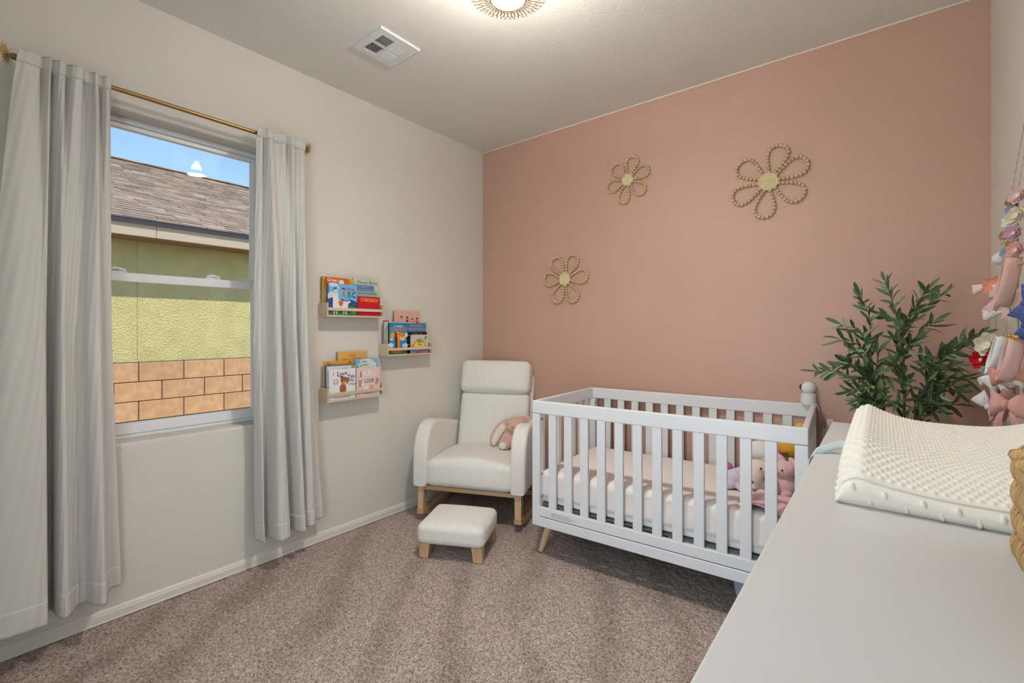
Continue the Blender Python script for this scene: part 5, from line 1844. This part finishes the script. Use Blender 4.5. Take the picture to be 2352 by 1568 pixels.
# ================================================================== HAIR BOW HANGER ON THE RIGHT WALL
def cloth(name, col, col2=None, sc=90.0, rough=0.85, rib=False):
    key = 'cloth ' + name
    if key in MATS:
        return MATS[key]
    if not col2:
        return mat(key, col, rough, 0.15, var=0.05, vscale=40, bump=0.3, bscale=300, bdist=0.002, sheen=0.2)
    T = NT(key)
    T.b.inputs['Roughness'].default_value = rough
    v = T.coord('Object')
    vo = T.n('ShaderNodeTexVoronoi', Scale=sc)
    T.l(v, vo.inputs['Vector'])
    cr = T.ramp(vo.outputs['Distance'], [(0.22, col2), (0.34, col)])
    hs = T.n('ShaderNodeMix', data_type='RGBA', blend_type='MIX')
    n2 = T.n('ShaderNodeTexNoise', Scale=sc * 0.6)
    T.l(v, n2.inputs['Vector'])
    T.l(cr, hs.inputs['A'])
    hs.inputs['B'].default_value = col
    T.l(n2.outputs['Fac'], hs.inputs['Factor'])
    T.l(hs.outputs['Result'], T.b.inputs['Base Color'])
    MATS[key] = T.m
    return T.m

def facing(loc, d=(-0.62, -0.72, 0.1), roll=0.0):
    """local +Z of the thing points along d (out of the wall towards the room)"""
    d = Vector(d).normalized()
    q = d.to_track_quat('Z', 'Y')
    return Matrix.Translation(loc) @ q.to_matrix().to_4x4() @ Matrix.Rotation(roll, 4, 'Z')

def place(o, Mx):
    o.matrix_world = Mx
    return o

def fabric_flower(loc, r, m, label, layers=3, n=6, mc=None, d=(-0.62, -0.72, 0.1), roll=0.0):
    root = empty('fabric_flower', (0, 0, 0), 0, label, 'hair clip', 'fabric flower hair clips on the wall hanger')
    place(root, facing(loc, d, roll))
    rr = random.Random(int(loc[2] * 1e4))
    for l in range(layers):
        R = r * (1 - 0.27 * l)
        for k in range(n):
            a = 2 * PI * (k + 0.5 * l) / n + rr.uniform(-0.15, 0.15)
            G = []
            lift = 0.25 + 0.35 * l + rr.uniform(-0.1, 0.1)
            for i in range(8):
                t = i / 7
                w = R * 0.44 * max(0.02, math.sin(PI * min(0.99, 0.10 + 0.89 * t))) ** 0.62
                row = []
                for j in range(5):
                    s = j / 4 * 2 - 1
                    x = R * t
                    y = w * s
                    z = r * 0.10 * l + lift * R * t * t * 0.8 + 0.16 * R * s * s + rr.uniform(-1, 1) * R * 0.018
                    row.append((x * math.cos(a) - y * math.sin(a), x * math.sin(a) + y * math.cos(a), z))
                G.append(row)
            MB().grid(G).build('petal', m, root, True)
    MB().ell((0, 0, r * 0.22), (r * 0.17, r * 0.17, r * 0.12), 10, 7).build('flower_centre', mc or cloth('centre cream', srgb(236, 222, 196)), root, True)
    return root

def bow(loc, w, h, m, label, d=(-0.62, -0.72, 0.0), roll=0.0, tails=True, rib=None):
    root = empty('hair_bow', (0, 0, 0), 0, label, 'hair bow', 'hair bows and headbands on the wall hanger')
    place(root, facing(loc, d, roll))
    for s in (-1, 1):
        G = []
        for i in range(11):
            t = i / 10
            x = s * w * t
            hh = h * (0.16 + 0.84 * t ** 0.8) * (1 - 0.12 * t * t)
            row = []
            for j in range(13):
                a = 2 * PI * j / 12
                thick = h * 0.34 * math.sin(PI * min(1, 0.08 + 0.92 * t)) + 0.002
                y = hh * math.cos(a) * (1 + 0.05 * math.sin(5 * a))
                z = thick * math.sin(a) + 0.10 * h * math.cos(3 * a) * t
                row.append((x, y, z))
            G.append(row)
        MB().grid(G).build('loop', m, root, True)
        if tails:
            G = []
            for i in range(8):
                t = i / 7
                x = s * w * (0.15 + 0.55 * t)
                y = -h * (0.1 + 1.7 * t)
                z = 0.12 * h * math.sin(4 * t)
                ww = w * (0.10 + 0.20 * t)
                G.append([(x - ww, y - (0.06 * h if i == 7 else 0), z), (x, y + (0.25 * h if i == 7 else 0), z + 0.06 * h), (x + ww, y - (0.06 * h if i == 7 else 0), z)])
            MB().grid(G).build('tail', m, root, True)
    MB().ell((0, 0, h * 0.12), (w * 0.17, h * 0.34, h * 0.32), 12, 8).build('knot', m, root, True)
    return root

def headband(y, x, zt, length, wd, m, label, out=0.05):
    root = empty('headband', (x, y, zt - length), 0, label, 'headband', 'hair bows and headbands on the wall hanger')
    G = []
    n = 26
    for i in range(n):
        a = 2 * PI * i / (n - 1)
        yy = 0.040 * math.sin(a)
        zz = length / 2 + length / 2 * math.cos(a)
        xx = -out * 0.5 * (1 - math.cos(a)) * 0.5
        row = []
        for j in range(5):
            s = (j / 4 - 0.5) * wd
            row.append((xx + s * 0.8 - 0.004 * math.cos(j * 1.5), yy + s * 0.5, zz + 0.003 * math.sin(j * 2 + i)))
        G.append(row)
    o = MB().grid(G).build('band', m, root, True)
    md = o.modifiers.new('t', 'SOLIDIFY')
    md.thickness = 0.003
    return root

def hanger():
    root = empty('hair_bow_hanger', (2.985, -0.93, 1.0), 0, 'braided rope hanger for hair bows on the right wall', 'wall hanger')
    rope = mat('grey twisted rope', srgb(196, 186, 168), 0.9, bump=0.5, bscale=200)
    gold = mat('gold bead chain', srgb(206, 170, 96), 0.35, metal=0.7)
    def loc(p):
        return Vector(p) - root.location
    for a, b in (((2.985, -0.95, 2.14), (2.940, -0.80, 1.672)), ((2.985, -0.95, 2.14), (2.950, -0.845, 1.676)), ((2.985, -0.95, 2.14), (2.975, -1.06, 1.672))):
        A, B = loc(a), loc(b)
        for ph in (0, PI):
            pts = []
            for i in range(60):
                t = i / 59
                pts.append(A.lerp(B, t) + Vector((0.0016 * math.cos(t * 60 + ph), 0.0016 * math.sin(t * 60 + ph), 0)))
            MB().tube(pts, 0.0017, 5, False).build('rope', rope, root, True)
    MB().ell(loc((2.985, -0.95, 2.145)), (0.010, 0.010, 0.010), 12, 8).build('wall_hook', M_BRASS, root, True)
    for z in (1.455, 1.222):
        MB().tube([loc((2.965, -1.10, z)), loc((2.945, -0.76, z))], 0.005, 8).build('dowel', wood_mat('hanger dowel', srgb(196, 160, 110), srgb(216, 184, 140), 'y'), root, True)
    bd = MB().ell((0, 0, 0), 0.0055, 10, 7).mesh('gold_bead', gold, True)
    for i in range(20):
        o = link('gold_bead', bd, root)
        o.location = loc((2.936 - 0.0005 * i, -0.760 - i * 0.0115, 1.236 + 0.004 * math.sin(i)))
    # two vertical strands carrying the bows
    for y in (-0.80, -1.06):
        MB().tube([loc((2.955, y, 1.675)), loc((2.955, y, 0.985))], 0.0045, 6).build('strand', rope, root, True)
hanger()

def bows():
    F = fabric_flower
    F((2.948, -0.800, 1.655), 0.0213, cloth('mustard', srgb(186, 130, 40)), 'mustard fabric flower at the top left of the hanger')
    F((2.952, -0.850, 1.664), 0.0279, cloth('blush pink', srgb(232, 196, 190)), 'large blush fabric flower at the top of the hanger', roll=0.4)
    F((2.944, -0.806, 1.630), 0.0180, cloth('dusty blue', srgb(160, 176, 202)), 'dusty blue fabric flower under the mustard one')
    F((2.946, -0.768, 1.632), 0.0107, cloth('pale lilac', srgb(214, 186, 196)), 'tiny lilac fabric flower under the mustard one')
    F((2.944, -0.768, 1.600), 0.0213, cloth('white voile', srgb(240, 238, 232)), 'white fabric flower on the upper hanger', n=5)
    F((2.944, -0.742, 1.612), 0.0090, cloth('dark rose', srgb(186, 96, 108)), 'tiny dark rose flower at the left of the white one')
    F((2.950, -0.838, 1.606), 0.0279, cloth('cream felt', srgb(232, 216, 190)), 'cream felt flower with pearl centre on the upper hanger', roll=0.8)
    F((2.940, -0.738, 1.562), 0.0180, cloth('tan felt', srgb(192, 146, 110)), 'tan felt flower on the left of the upper hanger')
    F((2.944, -0.772, 1.568), 0.0164, cloth('beige', srgb(214, 196, 170)), 'beige fabric flower beside the tan one')
    F((2.946, -0.826, 1.554), 0.0262, cloth('mauve', srgb(212, 168, 178)), 'mauve fabric flower in the middle of the hanger', roll=0.3)
    F((2.940, -0.752, 1.530), 0.0164, cloth('olive ivory', srgb(206, 200, 150)), 'olive-ivory fabric flower below the tan one')
    F((2.944, -0.796, 1.526), 0.0148, cloth('gold', srgb(196, 156, 66)), 'small golden fabric flower in the middle of the cluster')
    F((2.942, -0.762, 1.500), 0.0213, cloth('periwinkle', srgb(164, 176, 212)), 'periwinkle fabric flower at the foot of the flower cluster')
    F((2.948, -0.842, 1.500), 0.0279, cloth('rose', srgb(230, 176, 168)), 'rose fabric flower at the lower right of the flower cluster', roll=0.5)
    F((2.944, -0.800, 1.484), 0.0180, cloth('peach pink', srgb(238, 198, 184)), 'small peach flower under the golden one')
    p = empty('pom_pom', (2.930, -0.708, 1.492), 0, 'small white fur pom-pom beside the flower cluster', 'hair clip')
    blob('fur', [((0, 0, 0), (0.020, 0.020, 0.020)), ((0.006, -0.006, 0.010), (0.014, 0.014, 0.014))], mat('white fur pom', srgb(238, 232, 222), 0.95, bump=0.9, bscale=300, bdist=0.006), p, 0.004, 2)
    # middle rows
    bow((2.909, -0.700, 1.406), 0.052, 0.020, cloth('leopard', srgb(222, 202, 182), srgb(150, 120, 96), 260), 'tan leopard print hair bow sticking out to the left', roll=0.25, tails=False)
    F((2.920, -0.722, 1.400), 0.036, cloth('coral', srgb(236, 160, 132)), 'coral fabric flower beside the leopard print bow', layers=2, n=5)
    bow((2.938, -0.800, 1.372), 0.044, 0.044, cloth('blush knit', srgb(226, 188, 178)), 'large blush pink knotted bow on the middle of the hanger', roll=-0.5)
    headband(-0.84, 2.945, 1.478, 0.150, 0.050, cloth('blush satin', srgb(222, 182, 166)), 'wide blush satin headband hanging below the flower cluster')
    bow((2.930, -0.725, 1.315), 0.050, 0.022, cloth('grey floral', srgb(226, 220, 214), srgb(140, 120, 124), 150), 'cream and grey floral hair bow under the coral flower', roll=0.2, tails=False)
    bow((2.930, -0.735, 1.348), 0.030, 0.018, cloth('pale rose', srgb(226, 180, 178)), 'small pale rose bow tucked under the coral flower', roll=0.6, tails=False)
    q = empty('pom_pom', (2.948, -0.782, 1.326), 0, 'oval white plush pom-pom beside the floral bow', 'hair clip')
    blob('fur', [((0, 0, 0), (0.022, 0.020, 0.018)), ((0, -0.014, 0.008), (0.016, 0.018, 0.014))], mat('white fur pom', (1, 1, 1, 1)), q, 0.004, 2)
    bow((2.960, -0.900, 1.335), 0.050, 0.036, cloth('blue floral', srgb(58, 84, 146), srgb(206, 150, 150), 230), 'bright blue floral hair bow at the right edge', roll=1.2)
    bow((2.958, -0.900, 1.270), 0.044, 0.032, cloth('blue floral', srgb(58, 84, 146), srgb(206, 150, 150), 230), 'small blue floral bow hanging below the larger blue one', roll=1.4)
    # lower rows
    F((2.908, -0.702, 1.208), 0.042, cloth('ivory tulle', srgb(234, 224, 200)), 'ivory tulle flower above the red one', n=7)
    F((2.892, -0.684, 1.155), 0.034, cloth('red', srgb(196, 22, 36)), 'bright red fabric flower sticking out at the left', n=6)
    F((2.922, -0.730, 1.172), 0.030, cloth('red', srgb(196, 22, 36)), 'second red fabric flower tucked behind the white headband', n=6)
    headband(-0.80, 2.930, 1.235, 0.120, 0.046, cloth('white jersey', srgb(240, 238, 236)), 'white jersey headband on the lower dowel')
    bow((2.912, -0.790, 1.110), 0.042, 0.038, cloth('white jersey', srgb(240, 238, 236)), 'large white jersey bow with a soft knot', roll=0.9)
    F((2.912, -0.722, 1.118), 0.026, cloth('aqua fur', srgb(140, 190, 206)), 'small aqua fur flower beside the white bow', n=8)
    bow((2.908, -0.706, 1.135), 0.034, 0.014, cloth('peach', srgb(236, 190, 172)), 'small peach bow under the red flower', roll=0.3, tails=False)
    bow((2.910, -0.706, 1.095), 0.038, 0.015, cloth('silver', srgb(206, 208, 216)), 'silver-white bow poking out under the aqua flower', roll=0.5, tails=False)
    headband(-0.885, 2.945, 1.232, 0.130, 0.050, cloth('pink lace', srgb(230, 186, 184), srgb(244, 214, 210), 300), 'pink lace headband on the lower dowel')
    bow((2.925, -0.880, 1.120), 0.048, 0.034, cloth('terracotta rose', srgb(206, 150, 132)), 'terracotta rose ribbed bow at the right edge', roll=0.2, tails=False)
    bow((2.906, -0.710, 1.000), 0.050, 0.034, cloth('white floral', srgb(232, 226, 228), srgb(190, 90, 110), 130), 'white bow with pink flowers at the bottom of the hanger', roll=-0.8, tails=False)
    headband(-0.790, 2.940, 1.075, 0.110, 0.040, cloth('dusty mauve', srgb(196, 146, 134)), 'dusty mauve headband behind the floral bow')
    bow((2.925, -0.870, 1.030), 0.046, 0.050, cloth('pink rib', srgb(222, 168, 158)), 'pink ribbed knit bow just above the changing pad', roll=0.0)
bows()
